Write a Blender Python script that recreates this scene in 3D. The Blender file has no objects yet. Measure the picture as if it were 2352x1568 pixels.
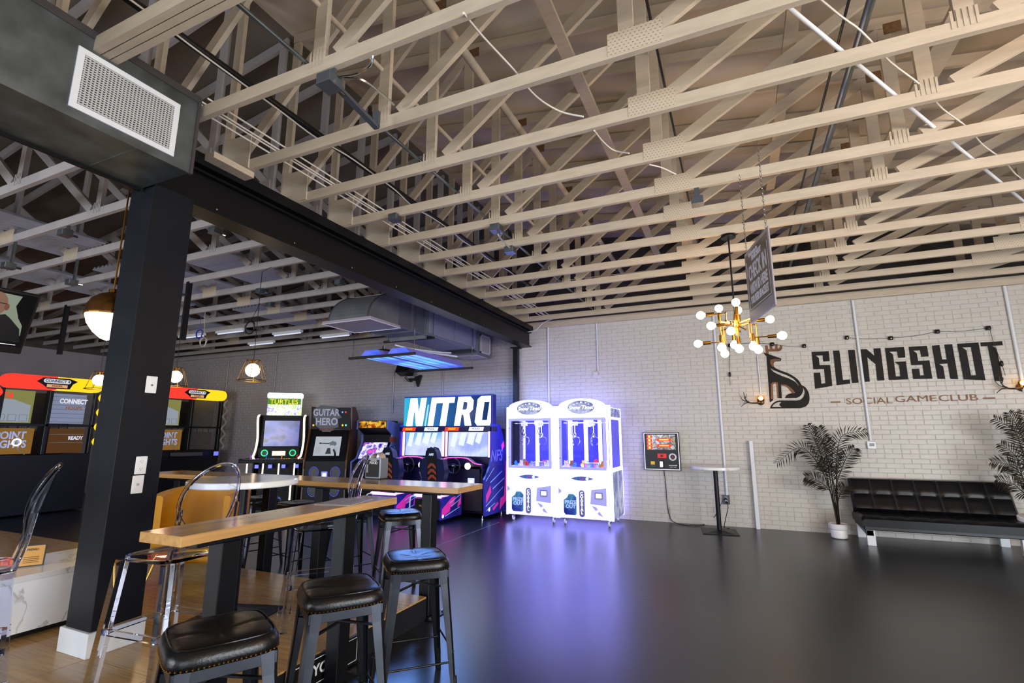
import bpy, bmesh, math, random
from mathutils import Vector, Matrix, Euler
from mathutils.geometry import tessellate_polygon
random.seed(7)
PI = math.pi
C = bpy.context.scene.collection
SC = bpy.context.scene

# ------------------------------------------------------------------ camera
F_PX, YAW, PITCH, CAM_H = 1140.4, -0.4211, 0.1854, 1.5
cam_d = bpy.data.cameras.new('camera')
cam = bpy.data.objects.new('camera', cam_d)
C.objects.link(cam)
cam_d.sensor_width = 36.0
cam_d.lens = F_PX / 2352 * 36.0
cam_d.clip_start = 0.05
cam.location = (0, 0, CAM_H)
_f = Vector((math.sin(YAW)*math.cos(PITCH), math.cos(YAW)*math.cos(PITCH), math.sin(PITCH)))
_r = Vector((math.cos(YAW), -math.sin(YAW), 0))
_u = _r.cross(_f)
cam.matrix_world = Matrix(((_r.x, _u.x, -_f.x, 0), (_r.y, _u.y, -_f.y, 0), (_r.z, _u.z, -_f.z, CAM_H), (0, 0, 0, 1)))
SC.camera = cam

def ray(px, py): return _r*((px-1176)/F_PX) - _u*((py-784)/F_PX) + _f
def wy(px, py, y):
    d = ray(px, py); t = y/d.y; return Vector((0, 0, CAM_H)) + d*t
def wz(px, py, z):
    d = ray(px, py); t = (z-CAM_H)/d.z; return Vector((0, 0, CAM_H)) + d*t
def wx(px, py, x):
    d = ray(px, py); t = x/d.x; return Vector((0, 0, CAM_H)) + d*t

# ------------------------------------------------------------------ world, lights, exposure
SC.view_settings.view_transform = 'Standard'
SC.view_settings.look = 'None'
SC.view_settings.gamma = 1
SC.view_settings.use_curve_mapping = False
SC.view_settings.exposure = 0.0
w = bpy.data.worlds.new('world'); SC.world = w; w.use_nodes = True
w.node_tree.nodes['Background'].inputs[0].default_value = (0.75, 0.82, 1, 1)
w.node_tree.nodes['Background'].inputs[1].default_value = 0.3

def area(name, loc, target, sx, sy, power, col):
    d = bpy.data.lights.new(name, 'AREA'); d.shape = 'RECTANGLE'; d.size = sx; d.size_y = sy
    d.energy = power; d.color = col
    o = bpy.data.objects.new(name, d); C.objects.link(o); o.location = loc
    o.rotation_euler = (Vector(target)-Vector(loc)).to_track_quat('-Z', 'Y').to_euler()
    return o
def point(name, loc, power, col, r=0.1):
    d = bpy.data.lights.new(name, 'POINT'); d.energy = power; d.color = col; d.shadow_soft_size = r
    o = bpy.data.objects.new(name, d); C.objects.link(o); o.location = loc
    return o
area('front_window_daylight', (2.6, -4.9, 1.5), (2.2, 5, 1.0), 6.5, 2.2, 300, (0.84, 0.92, 1))
area('front_window_daylight', (-6.0, -4.9, 1.7), (-5, 5, 1.2), 6.0, 2.4, 560, (0.84, 0.92, 1))
area('side_window_daylight', (6.75, 1.6, 1.45), (-2.5, 6.5, 1.0), 7.0, 2.1, 1050, (0.86, 0.93, 1))
point('chandelier_and_fill_glow', (0.07, 5.72, 2.66), 60, (1, 0.66, 0.34), 0.22)
point('chandelier_and_fill_glow', (3.6, 2.0, 2.85), 200, (1, 0.60, 0.28), 0.25)  # added warm light out of view, brightens the trusses and roof deck
point('chandelier_and_fill_glow', (2.8, -1.0, 2.6), 70, (1, 0.68, 0.38), 0.25)  # second added warm light out of view, no fitting behind it

# ------------------------------------------------------------------ materials
def lin(h):
    if not isinstance(h, str): return tuple(h)[:3]
    h = h.lstrip('#'); v = [int(h[i:i+2], 16)/255 for i in (0, 2, 4)]
    return tuple(x/12.92 if x <= 0.04045 else ((x+0.055)/1.055)**2.4 for x in v)
MATS = {}
def mat(name, col='#808080', rough=0.5, metal=0.0, em=None, es=0.0, noise=0.0, nscale=8.0, bump=0.0, bscale=60.0, trans=0.0, ior=1.45, alpha=1.0, spec=0.5, col2=None, coat=0.0, stretch=None, rvar=0.0):
    if name in MATS: return MATS[name]
    m = bpy.data.materials.new(name); m.use_nodes = True; nt = m.node_tree; N = nt.nodes; L = nt.links
    b = N['Principled BSDF']
    c = lin(col)
    b.inputs['Base Color'].default_value = (*c, 1); b.inputs['Roughness'].default_value = rough
    b.inputs['Metallic'].default_value = metal; b.inputs['IOR'].default_value = ior
    b.inputs['Specular IOR Level'].default_value = spec
    b.inputs['Transmission Weight'].default_value = trans; b.inputs['Alpha'].default_value = alpha
    b.inputs['Coat Weight'].default_value = coat
    if em is not None:
        b.inputs['Emission Color'].default_value = (*lin(em), 1); b.inputs['Emission Strength'].default_value = es
    if noise > 0 or bump > 0 or rvar > 0:
        tc = N.new('ShaderNodeTexCoord'); mp = N.new('ShaderNodeMapping'); L.new(tc.outputs['Object'], mp.inputs[0])
        if stretch: mp.inputs['Scale'].default_value = stretch
    if noise > 0:
        n = N.new('ShaderNodeTexNoise'); n.inputs['Scale'].default_value = nscale; n.inputs['Detail'].default_value = 6
        L.new(mp.outputs[0], n.inputs['Vector'])
        r = N.new('ShaderNodeValToRGB'); L.new(n.outputs[0], r.inputs[0])
        c2 = lin(col2) if col2 else tuple(x*(1-noise) for x in c)
        r.color_ramp.elements[0].position = 0.35; r.color_ramp.elements[1].position = 0.65
        r.color_ramp.elements[0].color = (*c2, 1); r.color_ramp.elements[1].color = (*c, 1)
        L.new(r.outputs[0], b.inputs['Base Color'])
    if rvar > 0:
        n = N.new('ShaderNodeTexNoise'); n.inputs['Scale'].default_value = nscale*0.5; n.inputs['Detail'].default_value = 5
        L.new(mp.outputs[0], n.inputs['Vector'])
        q = N.new('ShaderNodeMapRange'); q.inputs['From Min'].default_value = .3; q.inputs['From Max'].default_value = .7
        q.inputs['To Min'].default_value = rough; q.inputs['To Max'].default_value = rough+rvar
        L.new(n.outputs[0], q.inputs['Value']); L.new(q.outputs[0], b.inputs['Roughness'])
    if bump > 0:
        n = N.new('ShaderNodeTexNoise'); n.inputs['Scale'].default_value = bscale; n.inputs['Detail'].default_value = 4
        L.new(mp.outputs[0], n.inputs['Vector'])
        u = N.new('ShaderNodeBump'); u.inputs['Strength'].default_value = bump; u.inputs['Distance'].default_value = 0.01
        L.new(n.outputs[0], u.inputs['Height']); L.new(u.outputs[0], b.inputs['Normal'])
    MATS[name] = m
    return m
def glow(name, col, s=1.5): return mat(name, '#000000', 0.5, em=col, es=s, spec=0.2)

def floor_mat():
    m = mat('polished_concrete', '#15171e', 0.24, noise=0.35, nscale=0.9, rvar=0.10, spec=0.55, ior=1.62)
    for n in m.node_tree.nodes:
        if n.type == 'VALTORGB': n.color_ramp.elements[0].position = .15; n.color_ramp.elements[1].position = .85
        if n.type == 'MAP_RANGE': n.inputs['From Min'].default_value = .1; n.inputs['From Max'].default_value = .9
    return m
def wood_mat(name, c1, c2, rough=0.3, stretch=(18, 1.2, 18), coat=0.0):
    return mat(name, c1, rough, noise=1, col2=c2, nscale=2.2, stretch=stretch, bump=0.04, bscale=8, coat=coat)
def tile_mat(name, c1, c2, line, sx, sy):
    m = bpy.data.materials.new(name); m.use_nodes = True; N = m.node_tree.nodes; L = m.node_tree.links; b = N['Principled BSDF']
    b.inputs['Roughness'].default_value = 0.22
    tc = N.new('ShaderNodeTexCoord'); mp = N.new('ShaderNodeMapping'); mp.inputs['Scale'].default_value = (1.4, 26, 1)
    L.new(tc.outputs['Object'], mp.inputs[0])
    n = N.new('ShaderNodeTexNoise'); n.inputs['Scale'].default_value = 3; n.inputs['Detail'].default_value = 8; L.new(mp.outputs[0], n.inputs['Vector'])
    r = N.new('ShaderNodeValToRGB'); L.new(n.outputs[0], r.inputs[0])
    r.color_ramp.elements[0].position = .3; r.color_ramp.elements[1].position = .7
    r.color_ramp.elements[0].color = (*lin(c2), 1); r.color_ramp.elements[1].color = (*lin(c1), 1)
    L.new(r.outputs[0], b.inputs['Base Color'])
    return m
def marble_mat(name, base, vein, sc, width=.012):
    m = bpy.data.materials.new(name); m.use_nodes = True; N = m.node_tree.nodes; L = m.node_tree.links; b = N['Principled BSDF']
    b.inputs['Roughness'].default_value = .15
    tc = N.new('ShaderNodeTexCoord'); n = N.new('ShaderNodeTexNoise'); n.inputs['Scale'].default_value = sc; n.inputs['Detail'].default_value = 5
    n.inputs['Distortion'].default_value = .8
    L.new(tc.outputs['Object'], n.inputs['Vector'])
    r = N.new('ShaderNodeValToRGB'); L.new(n.outputs[0], r.inputs[0]); e = r.color_ramp.elements; e.new(.5); e.new(.6)
    for k, (p, c) in enumerate(((.5-width*2, base), (.5, vein), (.5+width, base), (.5+width*3, base))): e[k].position = p; e[k].color = (*lin(c), 1)
    L.new(r.outputs[0], b.inputs['Base Color']); MATS[name] = m; return m
def holes_mat(name, base, dark, sc, rough=0.5):
    m = bpy.data.materials.new(name); m.use_nodes = True; N = m.node_tree.nodes; L = m.node_tree.links; b = N['Principled BSDF']
    b.inputs['Roughness'].default_value = rough
    tc = N.new('ShaderNodeTexCoord'); mp = N.new('ShaderNodeMapping'); mp.inputs['Rotation'].default_value = (PI/2, 0, 0)
    L.new(tc.outputs['Object'], mp.inputs[0])
    br = N.new('ShaderNodeTexBrick'); br.inputs['Scale'].default_value = sc; br.inputs['Mortar Size'].default_value = 0.0085
    br.inputs['Color1'].default_value = (*lin(dark), 1); br.inputs['Color2'].default_value = (*lin(dark), 1); br.inputs['Mortar'].default_value = (*lin(base), 1)
    br.inputs['Brick Width'].default_value = .026; br.inputs['Row Height'].default_value = .0205
    L.new(mp.outputs[0], br.inputs['Vector']); L.new(br.outputs['Color'], b.inputs['Base Color'])
    MATS[name] = m; return m
def screen_mat(name, cols, scale=3.0, s=1.2, pos=None, stretch=None, tex='noise', detail=4):
    """a lit display: a colour ramp over a noise pattern, as the game picture's blotches"""
    if name in MATS: return MATS[name]
    m = bpy.data.materials.new(name); m.use_nodes = True; N = m.node_tree.nodes; L = m.node_tree.links; b = N['Principled BSDF']
    b.inputs['Base Color'].default_value = (0, 0, 0, 1); b.inputs['Roughness'].default_value = .15
    tc = N.new('ShaderNodeTexCoord'); mp = N.new('ShaderNodeMapping'); L.new(tc.outputs['Object'], mp.inputs[0])
    if stretch: mp.inputs['Scale'].default_value = stretch
    if pos: mp.inputs['Location'].default_value = pos
    if tex == 'noise':
        n = N.new('ShaderNodeTexNoise'); n.inputs['Scale'].default_value = scale; n.inputs['Detail'].default_value = detail
        L.new(mp.outputs[0], n.inputs['Vector']); out = n.outputs[0]; lo, hi = .3, .7
    else:
        sx = N.new('ShaderNodeSeparateXYZ'); L.new(mp.outputs[0], sx.inputs[0]); out = sx.outputs[tex]; lo, hi = 0., 1.
    r = N.new('ShaderNodeValToRGB'); L.new(out, r.inputs[0]); k = len(cols)
    while len(r.color_ramp.elements) < k: r.color_ramp.elements.new(.5)
    for i, c in enumerate(cols):
        r.color_ramp.elements[i].position = lo + (hi-lo)*i/(k-1); r.color_ramp.elements[i].color = (*lin(c), 1)
    L.new(r.outputs[0], b.inputs['Emission Color']); b.inputs['Emission Strength'].default_value = s
    MATS[name] = m; return m

M_WHITE_BRICK = mat('white_painted_brick', '#c3beb6', 0.42, noise=0.06, nscale=14, bump=0.25, bscale=45)
M_WHITE_JOINT = mat('white_painted_mortar', '#bdb7ae', 0.6, noise=0.12, nscale=9, bump=0.3, bscale=60)
M_GREY_BRICK = mat('grey_painted_brick', '#a39c9e', 0.42, noise=0.08, nscale=14, bump=0.25, bscale=45)
M_GREY_JOINT = mat('grey_painted_mortar', '#989194', 0.6, noise=0.1, nscale=9, bump=0.3, bscale=60)
M_TIMBER = mat('white_painted_timber', '#bcad98', 0.6, noise=0.12, nscale=5, bump=0.1, bscale=30, stretch=(1, 6, 6))
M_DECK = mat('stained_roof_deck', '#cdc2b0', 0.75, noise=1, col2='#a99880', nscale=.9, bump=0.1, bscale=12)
M_DARKROOF = mat('bare_unlit_block', '#4c4643', 0.85, noise=0.4, nscale=4, bump=0.3, bscale=20)  # bare block, with the unlit tone above the trusses put into its colour
M_GALV = mat('galvanised_steel', '#7f898e', 0.32, metal=0.95, noise=0.22, nscale=7, rvar=0.15)
M_STEELBLK = mat('black_steel', '#0b0c10', 0.4, noise=0.2, nscale=6, spec=.32)
M_NAVY = mat('navy_black_paint', '#0e121b', 0.36, noise=0.25, nscale=3, rvar=0.1, spec=.3)
M_WHITE = mat('white_plastic', '#e6e6e6', 0.35)
M_WHITEPAINT = mat('white_trim_paint', '#dadde0', 0.4)
M_WOODTOP = wood_mat('laminate_wood_top', '#bd925c', '#a57e4e', 0.18, (16, 1.0, 16))
M_WOODTOPX = wood_mat('laminate_wood_top_crosswise', '#b58a55', '#a0784a', 0.16, (1.0, 16, 16))
M_LEATHER = mat('black_leather', '#0a0a0c', 0.32, bump=0.12, bscale=90, spec=0.4)
M_STEEL = mat('brushed_gunmetal', '#34363c', 0.26, metal=0.9, noise=0.35, nscale=5)
M_BRASS = mat('brass', '#94682a', 0.32, metal=1.0)
M_GOLD = mat('gold_tube', '#d8a956', 0.2, metal=1.0)
M_CHROME = mat('chrome', '#c8cbd0', 0.12, metal=1.0)
M_MARBLE = marble_mat('white_marble_laminate', '#e4e4e2', '#b4b0ac', 2.6)
M_ACRYLIC = mat('clear_acrylic', '#eef2ff', 0.03, trans=1.0, ior=1.16)
M_GLASS = mat('clear_glass', '#ffffff', 0.0, trans=1.0, ior=1.08)
M_RUBBER = mat('black_plastic', '#0c0c0e', 0.4)
M_WIREWHITE = mat('white_cable', '#d6cfc4', 0.5)
M_BULB = glow('lit_bulb', '#ffe3b8', 9)
M_PAINTBLK = mat('black_wall_paint', '#0f0d0c', 0.6, noise=1, col2='#1c1512', nscale=7, bump=0.2, bscale=45, spec=.25)
M_PAINTBRN = mat('bronze_wall_paint', '#7c4716', 0.5, noise=0.3, nscale=10)
M_LEAF = mat('dark_palm_leaf', '#12130e', 0.5, noise=0.5, nscale=5, col2='#33261a', spec=.3)
M_MESH = holes_mat('perforated_plate', '#bcad98', '#6e604e', 1.0)

# ------------------------------------------------------------------ mesh helpers
class MB:
    def __init__(s): s.v = []; s.f = []; s.mi = []; s.mats = []
    def _m(s, m):
        if m is None: return 0
        if m not in s.mats: s.mats.append(m)
        return s.mats.index(m)
    def add(s, vs, fs, m=None):
        k = len(s.v); s.v += [tuple(p) for p in vs]; i = s._m(m)
        for f in fs: s.f.append(tuple(k+j for j in f)); s.mi.append(i)
        return s
    def box(s, x0, x1, y0, y1, z0, z1, m=None, xf=None):
        vs = [Vector(p) for p in ((x0,y0,z0),(x1,y0,z0),(x1,y1,z0),(x0,y1,z0),(x0,y0,z1),(x1,y0,z1),(x1,y1,z1),(x0,y1,z1))]
        if xf is not None: vs = [xf @ p for p in vs]
        return s.add(vs, [(0,3,2,1),(4,5,6,7),(0,1,5,4),(1,2,6,5),(2,3,7,6),(3,0,4,7)], m)
    def bar(s, a, b, w, h, m=None, up=(0,0,1)):
        a = Vector(a); b = Vector(b); d = (b-a); 
        z = d.normalized(); u = Vector(up); x = u.cross(z)
        if x.length < 1e-4: x = Vector((1,0,0)).cross(z)
        x.normalize(); y = z.cross(x)
        vs = [p + x*sx*w/2 + y*sy*h/2 for p in (a, b) for sx, sy in ((-1,-1),(1,-1),(1,1),(-1,1))]
        return s.add(vs, [(0,3,2,1),(4,5,6,7),(0,1,5,4),(1,2,6,5),(2,3,7,6),(3,0,4,7)], m)
    def tube(s, pts, r, n=8, m=None, closed=False, cap=True):
        pts = [Vector(p) for p in pts]; rs = r if isinstance(r, (list, tuple)) else [r]*len(pts)
        k = len(pts); vs = []; px = None
        for i, p in enumerate(pts):
            a = pts[(i-1) % k] if (closed or i > 0) else p; b = pts[(i+1) % k] if (closed or i < k-1) else p
            t = (b-a).normalized()
            if px is None:
                px = t.orthogonal().normalized()
            px = (px - t*px.dot(t)); px = px.normalized() if px.length > 1e-5 else t.orthogonal().normalized()
            py = t.cross(px)
            for j in range(n):
                th = 2*PI*j/n; vs.append(p + (px*math.cos(th)+py*math.sin(th))*rs[i])
        fs = []
        for i in range(k if closed else k-1):
            for j in range(n):
                a = i*n+j; b = i*n+(j+1) % n; c = ((i+1) % k)*n+(j+1) % n; d = ((i+1) % k)*n+j
                fs.append((a, b, c, d))
        if cap and not closed: fs.append(tuple(range(n-1, -1, -1))); fs.append(tuple((k-1)*n+j for j in range(n)))
        return s.add(vs, fs, m)
    def lathe(s, prof, n=24, m=None, xf=None):
        vs = []; fs = []
        for (r, z) in prof:
            for j in range(n):
                th = 2*PI*j/n; p = Vector((r*math.cos(th), r*math.sin(th), z)); vs.append(xf @ p if xf is not None else p)
        for i in range(len(prof)-1):
            for j in range(n):
                fs.append((i*n+j, i*n+(j+1) % n, (i+1)*n+(j+1) % n, (i+1)*n+j))
        if prof[0][0] > 1e-4: fs.append(tuple(range(n-1, -1, -1)))
        if prof[-1][0] > 1e-4: fs.append(tuple((len(prof)-1)*n+j for j in range(n)))
        return s.add(vs, fs, m)
    def ball(s, c, r, m=None, n=14, sc=(1,1,1)):
        k = n//2
        prof = [(math.sin(PI*i/k)*r*sc[0], -math.cos(PI*i/k)*r*sc[2]) for i in range(k+1)]
        return s.lathe(prof, n, m, Matrix.Translation(Vector(c)))
    def plate(s, loops, fn, d, m=None):
        """flat outline (with holes) given as 2D loops, thickened by d; fn(u, v, w) gives the 3D point"""
        flat = [p for lp in loops for p in lp]; k = len(flat)
        tris = tessellate_polygon([[Vector((p[0], p[1], 0)) for p in lp] for lp in loops])
        vs = [fn(p[0], p[1], 0) for p in flat] + [fn(p[0], p[1], d) for p in flat]
        fs = [tuple(t) for t in tris] + [tuple(k+i for i in reversed(t)) for t in tris]
        o = 0
        for lp in loops:
            n = len(lp)
            for i in range(n):
                a = o+i; b = o+(i+1) % n; fs.append((a, b, k+b, k+a))
            o += n
        return s.add(vs, fs, m)
    def build(s, name, m=None, parent=None, smooth=False, bevel=0, loc=None, rz=0, seg=1, props=None):
        me = bpy.data.meshes.new(name); me.from_pydata(s.v, [], s.f)
        ms = s.mats if s.mats else [m]
        if s.mats and m is not None and m not in s.mats: ms = s.mats
        for q in ms: me.materials.append(q)
        if len(ms) > 1:
            for p, i in zip(me.polygons, s.mi): p.material_index = i
        if True:
            bm = bmesh.new(); bm.from_mesh(me)
            if bevel:
                ed = [e for e in bm.edges if len(e.link_faces) == 2 and e.calc_face_angle(0) > 0.6]
                bmesh.ops.bevel(bm, geom=ed, offset=bevel, segments=seg, affect='EDGES', clamp_overlap=True)
            bmesh.ops.recalc_face_normals(bm, faces=bm.faces)
            bm.to_mesh(me); bm.free()
        if smooth:
            for p in me.polygons: p.use_smooth = True
            try: me.set_sharp_from_angle(angle=0.7)
            except Exception: pass
        o = bpy.data.objects.new(name, me); C.objects.link(o)
        if parent is not None: o.parent = parent
        if loc is not None: o.location = loc
        if rz: o.rotation_euler = (0, 0, rz)
        if props:
            for k_, v_ in props.items(): o[k_] = v_
        return o
def thing(name, label, cat, loc=(0,0,0), rz=0, group=None):
    o = bpy.data.objects.new(name, None); C.objects.link(o); o.empty_display_size = 0.1
    o.location = loc; o.rotation_euler = (0, 0, rz); o['label'] = label; o['category'] = cat
    if group: o['group'] = group
    return o
def tag(o, label, cat, group=None):
    o['label'] = label; o['category'] = cat
    if group: o['group'] = group
    return o
def copy_tree(o, parent=None):
    c = o.copy(); C.objects.link(c); c.parent = parent
    for ch in list(o.children): copy_tree(ch, c)
    return c
def dup(o, loc, rz=0, label=None, group=None):
    c = copy_tree(o); c.location = loc; c.rotation_euler = (0, 0, rz)
    if label: c['label'] = label
    if group: c['group'] = group
    return c
def letters(txt, size, m, parent, loc, rot=(PI/2, 0, 0), name='lettering', ext=0.001, sx=1.0, shear=0.0, align='CENTER', bold=0.0, label=None):
    cu = bpy.data.curves.new(name, 'FONT'); cu.body = txt; cu.size = size; cu.extrude = ext; cu.align_x = align; cu.align_y = 'CENTER'
    cu.shear = shear; cu.offset = bold; cu.resolution_u = 3; cu.space_line = 0.85
    t = bpy.data.objects.new(name, cu); C.objects.link(t)
    dg = bpy.context.evaluated_depsgraph_get()
    me = bpy.data.meshes.new_from_object(t.evaluated_get(dg)); me.name = name
    C.objects.unlink(t); bpy.data.objects.remove(t)
    me.materials.clear(); me.materials.append(m)
    o = bpy.data.objects.new(name, me); C.objects.link(o); o.parent = parent
    o.location = loc; o.rotation_euler = rot; o.scale = (sx, 1, 1)
    if label: o['label'] = label
    return o
def smooth_path(pts, n=6):
    P = [Vector(p) for p in pts]; out = []
    for i in range(len(P)-1):
        a = P[max(i-1, 0)]; b = P[i]; c = P[i+1]; d = P[min(i+2, len(P)-1)]
        for k in range(n):
            t = k/n
            out.append(0.5*((2*b) + (c-a)*t + (2*a-5*b+4*c-d)*t*t + (3*b-a-3*c+d)*t**3))
    out.append(P[-1]); return out
def struct(o): o['kind'] = 'structure'; return o
def arc(cx, cy, r, a0, a1, n): return [(cx+r*math.cos(a0+(a1-a0)*i/n), cy+r*math.sin(a0+(a1-a0)*i/n)) for i in range(n+1)]
XZ = lambda y0, s=1: (lambda u, v, w_: Vector((u, y0 - w_*s, v)))   # plates facing -Y

# ------------------------------------------------------------------ room shell
WX0, WX1, WY0, WY1 = -15.7, 6.9, -5.2, 9.4
CH = 3.70                                             # underside of the truss bottom chords
o = MB().box(WX0, WX1, WY0, WY1+.1, -0.1, 0).build('floor', floor_mat()); struct(o)
jm = mat('floor_joint_filler', '#6d6a70', 0.5)
for a, b in (((-3.35, 4.2, 0), (-4.45, 9.3, 0)), ((-1.9, -1, 0), (-1.0, 9.3, 0))):
    pass
p0 = wz(845, 1313.6, 0.0); p1 = wz(1146, 1199, 0.0)
struct(MB().bar((p0.x, p0.y, .0005), (p1.x, p1.y, .0005), .012, .002, up=(0,0,1)).build('floor_joint', jm))
PX1, PY1, PZ = -2.46, 3.76, 0.18
plat = MB().box(WX0, PX1, WY0, PY1, 0, PZ-.012).build('platform', mat('platform_black_side', '#14161b', 0.35)); struct(plat); plat.name = 'floor_platform'
tm = tile_mat('wood_look_tile', '#b8925c', '#967243', '#4d3a26', 1, 1)
random.seed(3)
gx = PX1; row = 0
while gx > -9.0:
    y = PY1 - (0 if row % 2 == 0 else .6)
    first = True
    while y > 0.0 or first:
        y1 = y; y0 = y - 1.2
        if row % 2 and first: y1 = PY1; y0 = PY1-.6; 
        MB().box(gx-.6+.002, gx-.002, max(y0, -0.4)+.002, y1-.002, PZ-.012, PZ-random.random()*.0006).build('tile', tm, plat)
        y = y0; first = False
    gx -= .6; row += 1
MB().box(WX0, gx, WY0, PY1, PZ-.012, PZ).build('tile_field', tm, plat, props={'kind': 'stuff'})
MB().box(gx, PX1, WY0, -.4, PZ-.012, PZ).build('tile_field', tm, plat, props={'kind': 'stuff'})

wall_b = struct(MB().box(WX0, -4.1, WY1, WY1+.15, 0, 3.66, M_GREY_JOINT).box(-4.1, WX1, WY1, WY1+.15, 0, 3.66, M_WHITE_JOINT).build('wall_back'))
struct(MB().box(WX0, WX1, WY1+.02, WY1+.15, 3.66, 6.2).build('wall_back_upper', M_DARKROOF))
wall_l = struct(MB().box(WX0-.15, WX0, WY0, WY1, 0, 3.62).build('wall_left', mat('flat_grey_wall', '#8f8c93', 0.6, noise=.1, nscale=2)))
struct(MB().box(WX0-.15, WX0, WY0, WY1, 3.62, 5).build('wall_left_upper', M_DARKROOF))
struct(MB().box(WX1, WX1+.15, WY0, WY1, 0, 4.6).build('wall_right', mat('plain_white_wall', '#cfcac3', .6)))
struct(MB().box(WX0, WX1, WY0-.15, WY0, 0, 6).build('wall_front', mat('plain_grey_wall', '#8d8a88', .6)))

# bricks: course .0715, length .215; the ones that show largest are parts, the rest one part
random.seed(11)
BH, BL, BD = .0715, .216, .004
def brick_vs(x0, x1, z0, z1, pr, jit=.0025):
    y = WY1 - BD - pr; g = .0025; c = .005
    r = lambda: random.uniform(-jit, jit)
    f = [(x0+g+c+r(), y, z0+g+c*.6+r()*.6), (x1-g-c+r(), y, z0+g+c*.6+r()*.6), (x1-g-c+r(), y, z1-g-c*.6+r()*.6), (x0+g+c+r(), y, z1-g-c*.6+r()*.6)]
    bb = [(x0+g*.5, WY1+.001, z0+g*.4), (x1-g*.5, WY1+.001, z0+g*.4), (x1-g*.5, WY1+.001, z1-g*.4), (x0+g*.5, WY1+.001, z1-g*.4)]
    return f+bb
BF = [(0,1,2,3), (4,5,1,0), (5,6,2,1), (6,7,3,2), (7,4,0,3)]
cand = []
rest_w = MB(); rest_g = MB()
nc = int(3.66/BH)
for k in range(nc+1):
    z0 = k*BH; z1 = min(z0+BH, 3.66)
    x = WX0 - (BL/2 if k % 2 else 0)
    header = (k % 7 == 3)
    while x < WX1:
        L = BL/2 if header else BL
        x1 = min(x+L, WX1); x0 = max(x, WX0)
        if x1-x0 > .03:
            cand.append((x0, x1, z0, z1))
        x += L
def vis_size(b):
    cx = (b[0]+b[1])/2; cz = (b[2]+b[3])/2; v = Vector((cx, WY1, cz-CAM_H)); q = v.dot(_f)
    px = 1176+F_PX*v.dot(_r)/q; py = 784-F_PX*v.dot(_u)/q
    if not (0 < px < 2352 and 0 < py < 1568) or cx < -1.9: return 0
    if 1945 < px and 1090 < py: return 0
    return (b[1]-b[0])/q
cand.sort(key=vis_size, reverse=True)
bc = 0
for i, b in enumerate(cand):
    vs = brick_vs(*b, random.uniform(0, .003))
    if i < 300:
        MB().add(vs, BF).build('brick', M_WHITE_BRICK, wall_b)
    else:
        (rest_w if (b[0]+b[1])/2 > -4.1 else rest_g).add(vs, BF)
rest_w.build('brickwork', M_WHITE_BRICK, wall_b, props={'kind': 'stuff'})
rest_g.build('brickwork', M_GREY_BRICK, wall_b, props={'kind': 'stuff'})

# roof deck falls away from the steel beam on both sides
AX = -4.025                                           # line of the beam, about which the two bays mirror
def ztop(x):                                          # underside of the top chord
    d = abs(x-AX); return 5.555 - .146*d
rz0, rz1 = ztop(AX)+.13, ztop(WX1)+.13
dk = MB()
dk.add([(AX, WY0, rz0), (WX1+.1, WY0, rz1), (WX1+.1, WY1+.1, rz1), (AX, WY1+.1, rz0), (AX, WY0, rz0+.1), (WX1+.1, WY0, rz1+.1), (WX1+.1, WY1+.1, rz1+.1), (AX, WY1+.1, rz0+.1)],
       [(0,1,2,3), (4,5,6,7), (0,1,5,4), (1,2,6,5), (2,3,7,6), (3,0,4,7)])
struct(dk.build('ceiling', M_DECK))
rl = ztop(WX0)+.13
dk = MB()
dk.add([(WX0-.1, WY0, rl), (AX, WY0, rz0), (AX, WY1+.1, rz0), (WX0-.1, WY1+.1, rl), (WX0-.1, WY0, rl+.1), (AX, WY0, rz0+.1), (AX, WY1+.1, rz0+.1), (WX0-.1, WY1+.1, rl+.1)],
       [(0,1,2,3), (4,5,6,7), (0,1,5,4), (1,2,6,5), (2,3,7,6), (3,0,4,7)])
struct(dk.build('ceiling_arcade', mat('dim_roof_deck', '#6e645b', .8, noise=.4, nscale=1.2)))  # deck colour darkened for the dim arcade side

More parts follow.
